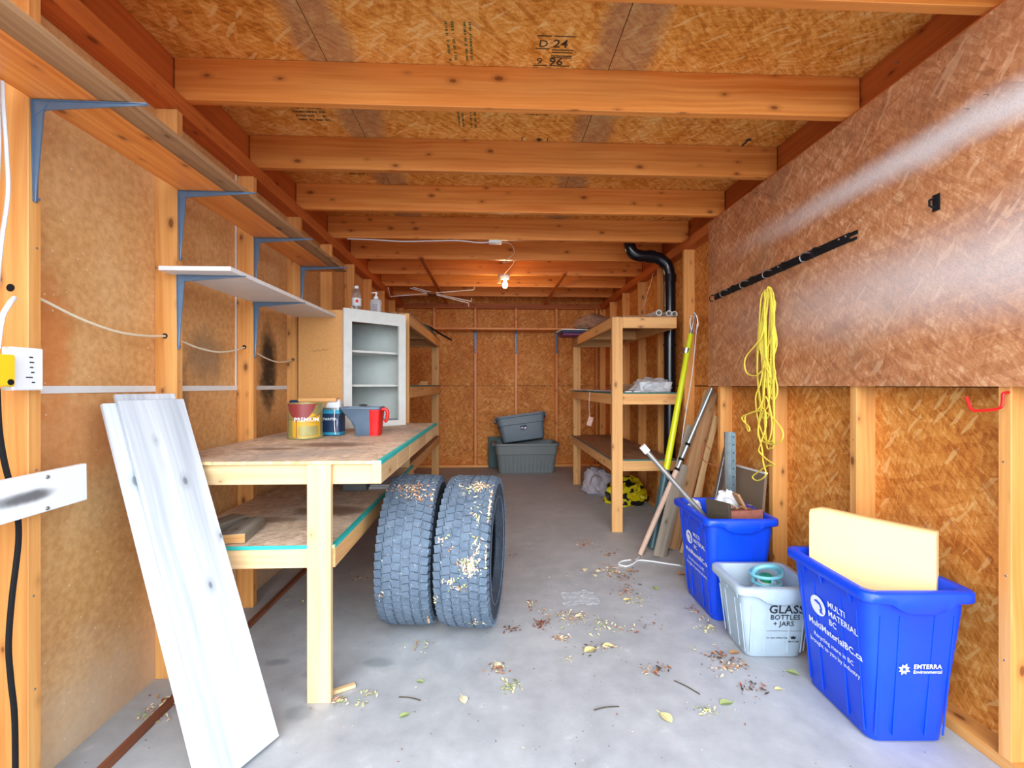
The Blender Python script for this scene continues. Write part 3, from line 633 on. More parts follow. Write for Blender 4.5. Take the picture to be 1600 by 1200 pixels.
# pail
t = thing('paint_pail', 'slate grey handheld paint pail with a bright red back and handle on the workbench', 'pail', (-.745, 2.74, zt))
W0, W1 = .05, .062
def pailring(z, x0, x1, w, r=.012): return rr((x1-x0)/2, w, r, z, cx=(x0+x1)/2)
outer = [pailring(0, -.05, .075, .048), pailring(.004, -.054, .079, .05), pailring(.06, -.058, .083, .054), pailring(.10, -.09, .086, .058), pailring(.152, -.135, .09, .064), pailring(.156, -.139, .094, .068), pailring(.166, -.139, .094, .068)]
inn = [pailring(.166, -.133, .088, .062), pailring(.10, -.085, .080, .053), pailring(.008, -.045, .07, .045)]
MB().rings(outer+inn, 0, True, True, True).build('pail_body', M['bluegrey'], t, True)
mb = MB(); rg = []
for z, x1, w in ((-.0, .082, .052), (.06, .086, .056), (.10, .089, .060), (.150, .093, .066)):
    r_ = rr((x1-.025)/2, w, .014, z, cx=(x1+.025)/2); rg.append(r_)
mb.rings(rg, 0, True, True, True); mb.build('red_back', M['red'], t, True)
MB().tube(smoothpath([(.085, -.02, .150), (.118, -.02, .152), (.128, -.02, .13), (.122, -.02, .09), (.112, -.02, .078)], 5), .010, 10).build('handle', M['red'], t, True)
MB().lathe([(.0, .17), (.02, .17), (.026, .178), (.0, .184)], 16, c=(-.02, 0, 0)).build('brush_magnet', M['darkgrey'], t, True)
# blocks on the lower shelf
zs = .6035
o = MB().box((0, 0, .019), (.09, .24, .038), Matrix.Rotation(.15, 3, 'Z'), mats=[0, 0, 1, 1, 0, 0]).build('wood_block', [M['graywood'], M['shelfwood']], None, bevel=.002); o.location = (-1.035, 1.95, zs); tag(o, 'grey weathered two by four offcut with a fresh cut end on the lower bench shelf', 'wood block')
o = MB().box((0, 0, .018), (.085, .22, .036), Matrix.Rotation(-.25, 3, 'Z')).build('wood_block', [M['graywood']], None, bevel=.002); o.location = (-1.17, 2.02, zs); tag(o, 'darker grey wood offcut behind the leaning boards on the lower bench shelf', 'wood block')
o = MB().box((0, 0, .055), (.14, .26, .11)).build('dark_box', M['darkgrey'], None, bevel=.003); o.location = (-.81, 2.85, zs); tag(o, 'dark grey board stack on the lower bench shelf, beside the left tyre', 'board')
o = MB().box((0, 0, .008), (.125, .24, .016)).box((0, 0, .022), (.115, .23, .01)).build('laminate_board', M['lightgrey'], None, bevel=.001); o.location = (-.675, 2.88, zs); tag(o, 'light grey laminate offcut at the aisle edge of the lower bench shelf', 'board')
o = MB().bb(-.05, .05, -.04, .04, 0, .022).bb(-.03, .05, -.03, .03, .0225, .045).build('wood_block', M['shelfwood'], None, bevel=.001); o.location = (-.78, 5.2, 1.2275); tag(o, 'small stepped wood block on the middle shelf of the left rack', 'wood block')
# hose and mat on top of the left rack
o = MB().tube(smoothpath([(-.80, 4.3, 1.815), (-.70, 4.45, 1.82), (-.66, 4.8, 1.835), (-.63, 5.1, 1.83), (-.56, 5.35, 1.80), (-.50, 5.6, 1.78)], 8), .012, 8).build('hose', M['black'], None, True); tag(o, 'black hose lying over the edge of the left rack top', 'hose')
o = MB().tube(smoothpath([(-.72, 4.0, 1.812), (-.675, 4.5, 1.815), (-.66, 5.0, 1.82), (-.68, 5.55, 1.815)], 6), .010, 6).build('hose', M['darkteal'], None, True); tag(o, 'green cord lying along the edge of the left rack top', 'cord')
# ------------------------------------------------------------------ tyres
def tyre():
    t = thing('tire', '', 'tire'); R0 = .372; cz = R0+.001
    prof = [(.205, -.088), (.212, -.100), (.235, -.112), (.27, -.124), (.30, -.128), (.325, -.125), (.345, -.116), (.358, -.108), (.3635, -.096), (.3655, -.05), (.3655, 0), (.3655, .05), (.3635, .096), (.358, .108), (.345, .116), (.325, .125), (.30, .128), (.27, .124), (.235, .112), (.212, .100), (.205, .088), (.212, .080), (.25, .098), (.30, .108), (.335, .095), (.345, .05), (.346, 0), (.345, -.05), (.335, -.095), (.30, -.108), (.25, -.098), (.212, -.080), (.205, -.088)]
    mm = [0]*7+[1]*7+[0]*18
    MB().lathe(prof, 72, 'x', (0, 0, cz), mm, False, False).build('carcass', [M['rubberin'], M['groove']], t, True)
    mb = MB(); N = 60
    rows = [(-.104, .034, .0, .25, -.30), (-.062, .036, .35, .22, .3), (-.021, .034, .1, -.18, 0), (.021, .034, .6, .18, 0), (.062, .036, .2, -.22, -.3), (.104, .034, .5, -.25, .30)]
    for (x, w, ph, sk, tilt) in rows:
        for j in range(N):
            a = 2*PI*(j+ph)/N; ln = 2*PI*R0/N*.86; ax = Vector((0, math.cos(a), math.sin(a))); tg = Vector((0, -math.sin(a), math.cos(a))); r = R0-.0055-(.0035 if abs(x) > .1 else 0)
            xx = Vector((1, 0, 0)); rad = (ax+xx*(.28 if x > .1 else -.28 if x < -.1 else 0)).normalized(); xx = (xx-rad*xx.dot(rad)).normalized()
            tg2 = (tg*math.cos(sk)+xx*math.sin(sk)*.8).normalized(); xx2 = tg2.cross(rad)
            R = Matrix((xx2, tg2, rad)).transposed()
            mb.box(Vector((x, 0, cz))+ax*r, (w, ln, .0105), R)
            if abs(x) > .1: # shoulder lug running down the side
                s = 1 if x > 0 else -1; rad2 = (ax*.45+Vector((s, 0, 0))).normalized(); x3 = tg.cross(rad2); mb.box(Vector((s*.1175, 0, cz))+ax*.345, (.030, ln*.75, .010), Matrix((x3, tg, rad2)).transposed())
    tag(mb.build('tread_block', M['rubber'], t, bevel=0), kind='stuff')
    for s in (-1, 1):
        MB().lathe([(.262, s*.1225), (.266, s*.127), (.270, s*.1245)], 64, 'x', (0, 0, cz), 0, False, False).build('sidewall_ring', M['rubber'], t, True)
    return t
t1 = tyre(); tag(t1, 'dusty blue-black truck tire standing upright next to the bench leg, the left of the pair'); t1.location = (-.405, 2.445, 0); t1.rotation_euler = (0, 0, -.035)
t2 = dup(t1, None, location=(-.095, 2.405, 0), rotation_euler=(0, 0, -.14)); tag(t2, 'dusty truck tire with dried petals on its tread, the right of the pair')
t1.rotation_euler = (0, .012, -.035)
# ------------------------------------------------------------------ totes at the back
def tote(name, label, mat, w, l, h, loc, rot, ribs=True, cat='tote'):
    t = thing(name, label, cat, loc); t.rotation_euler = rot
    a, b = w/2, l/2; i = .055
    rs = [rr(a-i, b-i, .05, 0), rr(a-i+.006, b-i+.006, .055, .01), rr(a-i*.45, b-i*.45, .06, h*.62), rr(a-i*.45+.014, b-i*.45+.014, .06, h*.64), rr(a-.004, b-.004, .06, h-.035), rr(a+.014, b+.014, .07, h-.03), rr(a+.014, b+.014, .07, h), rr(a-.008, b-.008, .06, h), rr(a-.02, b-.02, .06, h-.03), rr(a-i-.008, b-i-.008, .05, .012)]
    MB().rings(rs, 0, True, True, True).build('tub', mat, t, True)
    if ribs:
        n = 13
        for s in (-1,):
            for k in range(n):
                x = (k-(n-1)/2)*(w-.2)/(n-1); z0, z1 = .015, h*.60
                MB().beam((x*.94, s*(b-i+.006), z0), (x, s*(b-i*.45+.003), z1), .032, .008, (1, 0, 0)).build('rib', mat, t)
    for s in (-1, 1): MB().box((s*(a+.022), 0, h-.03), (.03, .16, .05)).build('grip', mat, t, bevel=.008)
    return t
tote('storage_tote', 'large grey ribbed storage tote standing on the floor at the back wall', M['toteA'], .88, .46, .42, (.475, 6.52, 0), (0, 0, .03))
t = tote('storage_tote', 'blue-grey storage tote tipped inside the larger grey tote at the back wall', M['toteB'], .68, .42, .36, (.44, 6.50, .43), (-.22, -.13, .02), False)
mb = MB(); mb.box((.02, -.205, .17), (.09, .006, .06)); mb.build('sticker', M['navy'], t)
polys('sticker_print', M['print_white'], t, (.02, -.2085, .17), (1, 0, 0), (0, 0, 1), [[(.005, -.02), (.035, -.02), (.035, .0), (.005, .0)], [(-.035, -.01), (-.01, -.01), (-.01, .005), (-.035, .005)]])
mb = MB(); mb.box((0, 0, .23), (.30, .012, .46)).box((0, -.012, .23), (.26, .012, .42)); o = mb.build('tote_lid', M['greenlid'], None, bevel=.005); o.location = (.09, 6.78, 0.002); o.rotation_euler = (-.06, 0, 0); tag(o, 'dark green plastic lid standing behind the left end of the grey tote', 'lid')
# ================================================================== LEFT FOREGROUND
def longboard(name, label, p0, p1, w, th, hint, mats, cat='board', bevel=.0015):
    p0, p1 = Vector(p0), Vector(p1); mb = MB(); mb.beam((0, 0, 0), p1-p0, w, th, hint); o = mb.build(name, mats, None, bevel=bevel); o.location = p0; return tag(o, label, cat)
# three whitewashed boards leaning to the left
AL = math.radians(65); KL = .44; wd = Vector((math.cos(AL), math.sin(AL), 0)); dn = Vector((math.sin(AL)*KL, -math.cos(AL)*KL, -1)); nb = Vector((-math.sin(AL), math.cos(AL), -KL*0)).normalized()
def wallboard(label, corner, w, back, extra):
    tl = Vector(corner)+nb*back; tl -= dn*extra; mid = tl+wd*w/2; n_ = mid.z-.012; bot = mid+dn*n_
    return longboard('leaning_board', label, bot, mid, w, .016, wd, M['whitewash'])
wallboard('widest whitewashed board with grey knots, in front of the leaning boards at the left', (-1.292, 1.63, 1.169), .215, .0, 0)
wallboard('narrow strip of whitewashed board showing at the left edge of the leaning boards', (-1.3077, 1.5965, 1.160), .19, .019, 0)
wallboard('whitewashed board at the back of the leaning boards, only its top edge showing', (-1.288, 1.639, 1.190), .195, .038, 0)
# white painted board nailed on the first stud
t = thing('nailed_board', 'short white painted board with a black spray smear nailed across the first left stud', 'board', (-1.2995, 1.2, .90))
q = MB(); q.beam((.010, .30, .020), (.010, -.42, .010), .115, .019, (0, 0, 1)); q.build('board', None or M['whitepaint'], t, bevel=.002)
def smear():
    m = NT('board_white_with_smear'); c = m.mix(m.math('MULTIPLY', m.blot((1, 2), (.10, .015), (.10, .020)), .85), srgb(228, 230, 232), srgb(40, 42, 48)); m.col(c).rough(.5); return m.m
t.children[0].data.materials[0] = smear()
for z in (.045, -.045): MB().lathe([(.0, 0), (.006, .0), (.005, .003), (0, .004)], 10, 'x', (.020, .17, z+.015)).build('screw', M['steel'], t)
# electrical
t = thing('switch_box', 'white rectangular electrical cover plate on the first left stud', 'switch plate', (XL, 1.32, 1.21))
MB().bb(.0, .03, -.040, .045, .0, .118).build('cover', M['white'], t, bevel=.003)
mb = MB(); rr2 = random.Random(2)
for i in range(6): mb.bb(.030, .0308, rr2.uniform(-.006, .012), rr2.uniform(.013, .02), .02+.014*i, .0235+.014*i)
mb.build('scuff_mark', M['print_black'], t)
t = thing('yellow_adapter', 'yellow outlet adapter at the left edge beside the white cover plate', 'adapter', (XL, 1.245, 1.22))
MB().bb(.002, .045, -.05, .03, .0, .085).build('body', M['yellow'], t, bevel=.004); MB().lathe([(.0, .045), (.008, .045), (.008, .047), (0, .047)], 10, 'x', (0, .015, .012)).build('socket', M['black'], t)
def cable(name, label, pts, r, mat, cat='cable', k=8, n=8):
    o = Vector(pts[0]); m = MB().tube(smoothpath([Vector(p)-o for p in pts], k), r, n).build(name, mat, None, True); m.location = o; return tag(m, label, cat)
cable('black_cable', 'black cable running down the first left stud to the floor', [(-1.306, 1.262, 1.215), (-1.306, 1.268, 1.10), (-1.307, 1.285, 1.0), (-1.307, 1.31, .90), (-1.307, 1.318, .80), (-1.307, 1.300, .64), (-1.307, 1.292, .52), (-1.307, 1.298, .42), (-1.307, 1.308, .30), (-1.307, 1.310, .05)], .0065, M['black'])
cable('white_cable', 'white cable hanging in a loose curve at the left edge above the cover plate', [(-1.306, 1.275, 2.035), (-1.306, 1.278, 1.96), (-1.306, 1.285, 1.86), (-1.305, 1.288, 1.74), (-1.295, 1.262, 1.60), (-1.295, 1.25, 1.45), (-1.300, 1.262, 1.33)], .005, M['whitecable'])
cable('white_cable', 'second white cable, curving inside the other at the left edge', [(-1.306, 1.262, 2.035), (-1.306, 1.264, 1.96), (-1.306, 1.266, 1.85), (-1.300, 1.254, 1.72), (-1.290, 1.238, 1.62), (-1.290, 1.222, 1.5)], .005, M['whitecable'])
cable('white_cable', 'short white cable end going into the drilled hole of the first left stud', [(-1.30, 1.30, 1.462), (-1.285, 1.272, 1.44), (-1.286, 1.255, 1.40), (-1.292, 1.25, 1.32)], .006, M['whitecable'])
# sagging cable through the studs
pts = [(-1.362, 1.372, 1.50)]
for k in range(4):
    y0, y1 = 1.39+ST*k, 1.39+ST*(k+1)-.038; z0 = (1.50, 1.43, 1.435, 1.40)[k]; z1 = (1.43, 1.435, 1.40, 1.42)[k]
    for f in (.08, .3, .55, .8): pts.append((-1.362+.012*math.sin(f*3), y0+(y1-y0)*f, z0+(z1-z0)*f-.045*math.sin(PI*f)))
    pts.append((-1.362, y1+.019, z1))
cable('sagging_cable', 'off-white cable sagging between the left wall studs', pts, .0045, M['cable'])
for k, (z,) in enumerate([(1.50,), (1.43,), (1.435,), (1.40,)]):  # the drilled holes
    y = 1.39+ST*k-.038
    MB().lathe([(.0, 0), (.011, 0), (.011, .0012), (0, .0012)], 14, 'z', (0, 0, 0), R=Matrix.Rotation(PI/2, 3, 'X')).build('drill_hole', M['black'], wl).location = (-1.362, y-.0002, z)
# ================================================================== CEILING THINGS
t = thing('junction_box', 'white and yellow junction box under a joist in the middle of the ceiling', 'junction box', (.02, 3.86, 2.452))
MB().bb(-.05, .06, -.03, .03, -.03, -.004).build('box_body', M['white'], t, bevel=.003); MB().bb(-.03, .03, -.03, .03, -.006, 0).build('yellow_plate', M['yellow'], t)
cable('ceiling_cable', 'white cable running along the joists to the left of the junction box', [(-1.2, 3.84, 2.44), (-1.0, 3.84, 2.436), (-.75, 3.84, 2.425), (-.5, 3.84, 2.432), (-.3, 3.84, 2.438), (-.12, 3.845, 2.425), (-.03, 3.85, 2.430)], .005, M['whitecable'])
cable('lamp_cable', 'thin cord looping from the junction box towards the bulb', [(.08, 3.88, 2.44), (.16, 3.95, 2.445), (.20, 4.2, 2.44), (.10, 4.3, 2.38), (.21, 4.4, 2.42), (.13, 4.99, 2.44)], .0028, M['cable'])
t = thing('ceiling_lamp', 'lit bare warm bulb in a white holder under the ceiling joists', 'lamp', (.14, 5.04, 2.453))
MB().bb(-.085, -.045, -.01, .012, -.10, 0).build('mounting_strip', M['shelfwood'], t); MB().bb(-.044, .06, -.02, .03, -.012, 0).build('mounting_block', M['shelfwood'], t)
MB().lathe([(.0, -.012), (.052, -.012), (.056, -.03), (.045, -.055), (.030, -.062), (0, -.062)], 24).build('holder', M['white'], t, True)
MB().lathe([(.0, -.062), (.014, -.063), (.015, -.08), (.028, -.105), (.030, -.125), (.022, -.145), (.008, -.154), (0, -.155)], 24).build('bulb', M['bulb'], t, True)
ld = bpy.data.lights.new('bulb_light', 'POINT'); ld.energy = 5.5; ld.color = (1, .72, .42); ld.shadow_soft_size = .04
lo = bpy.data.objects.new('bulb_light', ld); COL.objects.link(lo); lo.parent = t; lo.location = (0, 0, -.21)
t = thing('drying_rack', 'white wire drying rack hanging folded under the joists at the back left', 'rack', (-.6, 5.6, 2.40)); O = Vector((-.6, 5.6, 2.40))
def rod(pts, r=.006): MB().tube([Vector(p)-O for p in pts], r, 6).build('rod', M['whitepaint'], t, True)
rod([(-1.26, 5.58, 2.41), (-1.235, 5.58, 2.30), (-.225, 5.62, 2.40), (-.22, 5.62, 2.43)]); rod([(-1.01, 5.66, 2.42), (-.30, 5.66, 2.245), (-.29, 5.66, 2.20)]); rod([(-.98, 5.70, 2.44), (-.60, 5.70, 2.34), (-.26, 5.70, 2.27), (-.26, 5.70, 2.31)])
MB().bb(-.19, -.09, -.04, .12, -.07, -.045).build('hinge_plate', M['rust'], t)
# ================================================================== RIGHT WALL THINGS
# black drain pipe
t = thing('drain_pipe', 'black plastic drain pipe with two bends in front of the right wall studs', 'pipe', (1.575, 4.07, 0)); O = Vector((1.575, 4.07, 0))
path = [(1.605, 4.07, .0), (1.605, 4.07, 1.0), (1.605, 4.07, 2.10), (1.603, 4.07, 2.22)]+smoothpath([(1.603, 4.07, 2.22), (1.58, 4.07, 2.31), (1.51, 4.07, 2.37), (1.42, 4.07, 2.39), (1.33, 4.07, 2.395), (1.265, 4.07, 2.425), (1.235, 4.07, 2.50), (1.232, 4.07, 2.64)], 5)[1:]
MB().tube([Vector(p)-O for p in path], .052, 20).build('pipe', M['blackgloss'], t, True)
for p0, p1 in (((1.605, 4.07, 2.16), (1.605, 4.07, 2.225)), ((1.46, 4.07, 2.385), (1.40, 4.07, 2.392)), ((1.605, 4.07, 1.58), (1.605, 4.07, 1.60))): MB().tube([Vector(p0)-O, Vector(p1)-O], .058, 20).build('coupling', M['blackgloss'], t, True)
cable('hanging_wire', 'thin pale wire hanging among the studs above the right rack', [(1.64, 4.6, 2.37), (1.62, 4.6, 2.28), (1.58, 4.6, 2.16), (1.55, 4.6, 2.04)], .003, M['cable'])
# hook rail, with hooks of bent wire
t = thing('hook_rail', 'long black steel rail of wire hooks screwed to the big right panel', 'hook rail', (1.6125, 2.6, 1.876)); O = Vector((1.6125, 2.6, 1.876))
MB().beam((-.004, .64, -.014), (-.004, -.61, .016), .042, .006, (0, 0, 1)).build('rail', M['black'], t, bevel=.001)
for i, y in enumerate((.60, .45, .32, .20, .10, -.04, -.20, -.36, -.44)):
    z = .001-y*.024
    MB().tube(smoothpath([(-.008, y, z+.008), (-.045, y, z+.006), (-.062, y, z-.012), (-.055, y, z-.034), (-.035, y, z-.036)], 5), .0035, 6).build('hook', M['chrome'] if i % 2 else M['black'], t, True)
for y in (.62, .3, -.1, -.55, -.59): MB().lathe([(0, 0), (.005, 0), (.004, -.003), (0, -.004)], 8, 'x', (-.007, y, -y*.024+.012)).build('screw', M['chrome'], t)
MB().bb(-.006, -.002, -.655, -.609, .018, .034).bb(-.006, -.002, -.65, -.609, -.006, .006).build('notched_end', M['black'], t)
t = thing('steel_catch', 'small black steel catch on the upper part of the big right panel', 'catch', (1.6125, 1.59, 1.888))
MB().bb(-.004, 0, -.014, .014, -.03, .03).build('plate', M['black'], t, bevel=.001)
MB().tube([(-.004, .006, .018), (-.022, .006, .010), (-.022, .006, -.010), (-.004, .006, -.018)], .004, 6).build('loop', M['black'], t, True)
t = thing('red_hook', 'red coated storage hook screwed into the nearest right stud', 'hook', (1.62, 1.37, 1.18))
MB().tube(smoothpath([(.006, 0, .022), (-.012, 0, .018), (-.014, 0, -.0), (-.018, 0, -.022), (-.04, 0, -.032), (-.10, 0, -.036), (-.118, 0, -.03), (-.128, 0, -.008), (-.134, 0, .008)], 6), .0045, 8).build('hook_rod', M['red'], t, True)
MB().tube([(.006, 0, .022), (.012, 0, .024)], .003, 6).build('screw_tip', M['chrome'], t)
# rope: one long strand in many loops, hung over a hook
rr3 = random.Random(4); X0 = 1.545
def rp(px, py, dx=0): v = at_x(px, py, X0); return Vector((X0+dx, v.y, v.z))
strand = []
for i in range(8):
    w = 3+i*.4; top = 448+rr3.uniform(-1, 3); bot = 560+rr3.uniform(-10, 60)
    dx = -.008+.002*i
    strand += [rp(1203-w*.3, top, dx), rp(1198-w*.6+rr3.uniform(-3, 3), 480, dx), rp(1196-w+rr3.uniform(-3, 3), 530, dx-.01), rp(1199+rr3.uniform(-5, 5), bot, dx), rp(1206+rr3.uniform(-2, 6), bot-30, dx), rp(1208+rr3.uniform(-2, 4), 500, dx), rp(1206+w*.3, 470, dx+.004)]
for i in range(6):
    bot = (640, 600, 690, 655, 625, 700)[i]; dx = -.012+.003*i; c0 = 1200+(-4, 5, 2, -6, 6, 0)[i]
    strand += [rp(c0-2, 460, dx), rp(c0-6+rr3.uniform(-3, 3), 520, dx), rp(c0-7+rr3.uniform(-4, 4), 580, dx), rp(c0-4, bot-12, dx), rp(c0+3, bot, dx), rp(c0+9, bot-16, dx), rp(c0+5+rr3.uniform(-4, 4), 570, dx), rp(c0+4, 500, dx), rp(c0+2, 458, dx)]
strand += [rp(1200, 520, -.03), rp(1192, 538, -.04), rp(1176, 560, -.045), rp(1178, 582, -.045), rp(1192, 587, -.04), rp(1206, 575, -.035), rp(1213, 590, -.03), rp(1205, 560, -.03), rp(1196, 600, -.03), rp(1186, 622, -.02), rp(1188, 660, -.01), rp(1202, 690, -.01), rp(1212, 660, -.02), rp(1205, 620, -.03), rp(1195, 640, -.04), rp(1172, 652, -.05), rp(1184, 668, -.05), rp(1182, 673, -.05), rp(1175, 650, -.04), rp(1196, 642, -.03), rp(1210, 650, -.02), rp(1228, 672, -.02), rp(1227, 688, -.02), rp(1212, 694, -.02), rp(1196, 690, -.01), rp(1187, 680, -.01), rp(1192, 660, -.02), rp(1203, 640, -.03), rp(1208, 665, -.04), rp(1200, 692, -.04), rp(1194, 705, -.03), rp(1204, 718, -.02), rp(1216, 726, -.02), rp(1204, 728, -.02), rp(1192, 736, -.02), rp(1181, 745, -.02), rp(1189, 751, -.02), rp(1202, 742, -.02), rp(1198, 722, -.02), rp(1196, 700, -.02), rp(1190, 670, -.02), rp(1198, 620, -.02), rp(1202, 560, -.02), rp(1200, 480, -.02), rp(1203, 450, -.0)]
o0 = strand[0].copy(); ro = MB().tube(smoothpath([p-o0 for p in strand], 5), .0042, 6).build('rope', M['rope'], None, True); ro.location = o0
tag(ro, 'tangled yellow rope hanging from the black hook rail', 'rope')
# ------------------------------------------------------------------ on the right rack
for i, (x, z) in enumerate(((1.42, 1.8345), (1.518, 1.8345), (1.576, 1.8345))):
    t = MB(); r1, r2 = .0265, .017; L_ = (1.2, 1.3, .19)[i]; t.lathe([(r1, 0), (r1, L_), (r2, L_), (r2, 0), (r1, 0)], 18, 'z', R=Matrix.Rotation(-PI/2, 3, 'X') @ Matrix.Rotation((-.05, 0, 0)[i], 3, 'Y'), cap0=False, cap1=False)
    o = t.build('pvc_pipe', M['pvc'], None, True); o.location = (x-.02, 3.78+.03*i, z); tag(o, ('white plastic pipe on the right rack top, left of the three and apart', 'middle white plastic pipe on the right rack top', 'white plastic pipe on the right rack top, nearest the black drain pipe')[i], 'pipe', 'white pipes on the right rack')
def blob(name, mat, loc, dims, seed, label, cat, amp=.25, sub=4, freq=3.2, kind=None):
    bm = bmesh.new(); bmesh.ops.create_icosphere(bm, subdivisions=sub, radius=1)
    from mathutils import noise as mn
    for v in bm.verts:
        p = v.co.copy(); a = mn.noise(p*freq*.6+Vector((seed, 0, 0)))*amp+abs(mn.noise(p*freq*1.9+Vector((0, seed, 0))))*amp*.7
        q = p*(1+a); q.z = max(q.z, -.55); v.co = Vector((q.x*dims[0], q.y*dims[1], (q.z+.55)*dims[2]/1.55))
    me = bpy.data.meshes.new(name); bm.to_mesh(me); bm.free(); me.materials.append(mat); me.polygons.foreach_set('use_smooth', [True]*len(me.polygons)); me.set_sharp_from_angle(angle=.6)
    o = bpy.data.objects.new(name, me); COL.objects.link(o); o.location = loc; return tag(o, label, cat, kind=kind)
blob('folded_blanket', M['cloth'], (1.17, 5.35, 1.885), (.21, .18, .17), 3, 'taupe cloth bundle heaped on the right rack top at the back', 'blanket')
for k, (m, zz, lb) in enumerate((('purple', 0, 'magenta covered binder under the navy one at the back of the right rack top'), ('navy', .028, 'navy binder on the back end of the right rack top'), ('white', .054, 'white sheaf of paper on top of the navy binder'))):
    o = MB().box((0, 0, .0135), (.42, .30, .025 if k < 2 else .012), Matrix.Rotation(.05*k, 3, 'Z')).build('binder', M[m], None, bevel=.003); o.location = (1.03-.015*k, 5.42, 1.8075+zz); tag(o, lb, 'binder' if k < 2 else 'paper')
# mid shelf
t = thing('wrapped_tray', 'white tray wrapped in clear crinkled film on the middle shelf of the right rack', 'package', (1.385, 3.90, 1.167))
MB().rings([rr(.13, .08, .02, .0), rr(.145, .10, .02, .085), rr(.135, .09, .02, .09), rr(.12, .08, .02, .05)], 0, True, True, True).build('tray', M['bag'], t, True)
bl = blob('film', M['film'], (1.42, 3.915, 1.155), (.155, .12, .12), 9, None, None, .35); bl.parent = t; bl.location = (.0, 0, 0)
for k, x in enumerate((1.14, 1.21)):
    o = MB().box((0, 0, .004), (.055, .03, .008)).build('white_chip', M['bag'], None); o.location = (x, 3.79, 1.168); tag(o, ('small white scrap on the middle shelf edge, nearer the post', 'small white scrap on the middle shelf edge, nearer the wrapped tray')[k], 'scrap')
o = MB().box((0, 0, .035), (.34, .18, .07)).build('cardboard_tray', M['brownwood'], None, bevel=.003); o.location = (1.30, 4.25, 1.168); tag(o, 'low brown cardboard box behind the wrapped tray on the middle shelf', 'box')
for k in range(3):
    o = MB().box((0, 0, .003), (.22, .30, .006), Matrix.Rotation(.2-.25*k, 3, 'Z')).build('loose_sheet', M[('bag', 'lightgrey', 'greybag')[k]], None); o.location = (1.07+.03*k, 5.3-.42*k, 1.1685+.0005*k); tag(o, ('pale sheet lying at the far end of the right rack middle shelf', 'grey sheet lying in the middle of the right rack middle shelf', 'lilac sheet lying behind the front post on the right rack middle shelf')[k], 'sheet')
# hanging tag on a string
t = thing('hanging_tag', 'small pink and white tag hanging on a string below the right rack middle shelf', 'tag', (.99, 4.6, .86))
MB().tube([(0, 0, .30), (-.01, 0, .16), (.0, 0, .03)], .0025, 5).build('string', M['bag'], t); MB().box((0, 0, 0), (.05, .01, .09), Matrix.Rotation(.3, 3, 'Y')).build('tag_card', M['leafpink'], t)
# bags on the floor
blob('plastic_bag', M['greybag'], (1.20, 5.15, 0), (.15, .13, .26), 5, 'crumpled white and pink plastic bag on the floor under the right rack', 'bag', .4)
blob('plastic_bag', M['bagyellow'], (1.40, 4.70, 0), (.20, .16, .25), 12, 'yellow plastic bag with black print on the floor under the right rack', 'bag', .4)
# ------------------------------------------------------------------ long things leaning in the corner
t = thing('pole_saw', 'bright yellow fibreglass pruning pole with a rope leaning by the rack', 'pole', (1.26, 3.30, 0)); O = Vector((1.26, 3.30, 0))
def ax(px, py, y): return at_y(px, py, y)
top, mid, bot = ax(1079, 522, 3.60), ax(1041, 734, 3.46), ax(1019, 863, 3.36); bot.z = .012
MB().tube([mid-O, top-O], [.026, .020], 14).build('yellow_pole', M['tapeyellow'], t, True)
MB().tube([bot-O, mid-O], [.036, .032], 14).build('lower_tube', M['tealtube'], t, True)['label'] = 'slate teal lower tube'
clamp = ax(1072, 548, 3.585); MB().tube([clamp-O-Vector((.004, 0, .02)), clamp-O+Vector((.004, 0, .02))], .027, 12).build('clamp', M['chrome'], t, True)
hd = [ax(1079, 522, 3.60), ax(1083, 505, 3.60), ax(1086, 488, 3.60)]; MB().tube([p-O for p in hd], [.014, .010, .006], 8).build('cutter_head', M['steel'], t, True)
MB().tube(smoothpath([ax(p, q, 3.58)-O for p, q in ((1080, 492), (1078, 505), (1082, 520), (1090, 512), (1089, 496), (1084, 488))], 4), .004, 5).build('pulley_wire', M['chrome'], t, True)
MB().tube(smoothpath([ax(1089, 506, 3.58)-O, ax(1082, 580, 3.54)-O, ax(1070, 655, 3.48)-O, ax(1064, 700, 3.44)-O], 5), .003, 6).build('pull_cord', M['whitecable'], t, True)
t = thing('extension_pole', 'long thin pole with a pinkish wooden lower half and black tape leaning by the rack', 'pole', (1.08, 3.24, 0)); O = Vector((1.08, 3.24, 0))
a, b, c = ax(1112, 607, 3.33), ax(1057, 735, 3.285), ax(1000, 864, 3.24); c.z = .008
MB().tube([b-O, a-O], .017, 12).build('metal_tube', M['tin'], t, True); MB().tube([c-O, b-O], .019, 12).build('wood_pole', M['pinkwood'], t, True)
for f in (.0, .12, .3): p = b.lerp(a, f)-O; q = b.lerp(a, f+.03)-O; MB().tube([p, q], .0195, 12).build('tape_band', M['black'], t, True)
def lean(name, label, top, bot, w, th, mat, cat='plank', yt=3.33, yb=3.25, hint=(1, .25, 0)):
    a, b = ax(*top, yt), ax(*bot, yb); b.z = max(.004, b.z*0+.004)
    return longboard(name, label, b, a, w, th, hint, M[mat], cat)
lean('leaning_plank', 'widest brown plank leaning behind the poles beside the blue bin', (1111, 612), (1050, 868), .105, .03, 'brownwood', yt=3.40, yb=3.36)
lean('leaning_plank', 'grey flat plank leaning in front of the brown plank', (1066, 725), (1030, 868), .10, .016, 'graywood', yt=3.30, yb=3.20)
lean('leaning_plank', 'thin grey batten leaning behind the yellow pole', (1078, 664), (1024, 866), .05, .012, 'graywood', yt=3.43, yb=3.42)
lean('leaning_plank', 'narrow tan batten leaning nearest the blue bin', (1120, 650), (1066, 870), .032, .022, 'pale', yt=3.31, yb=3.27)
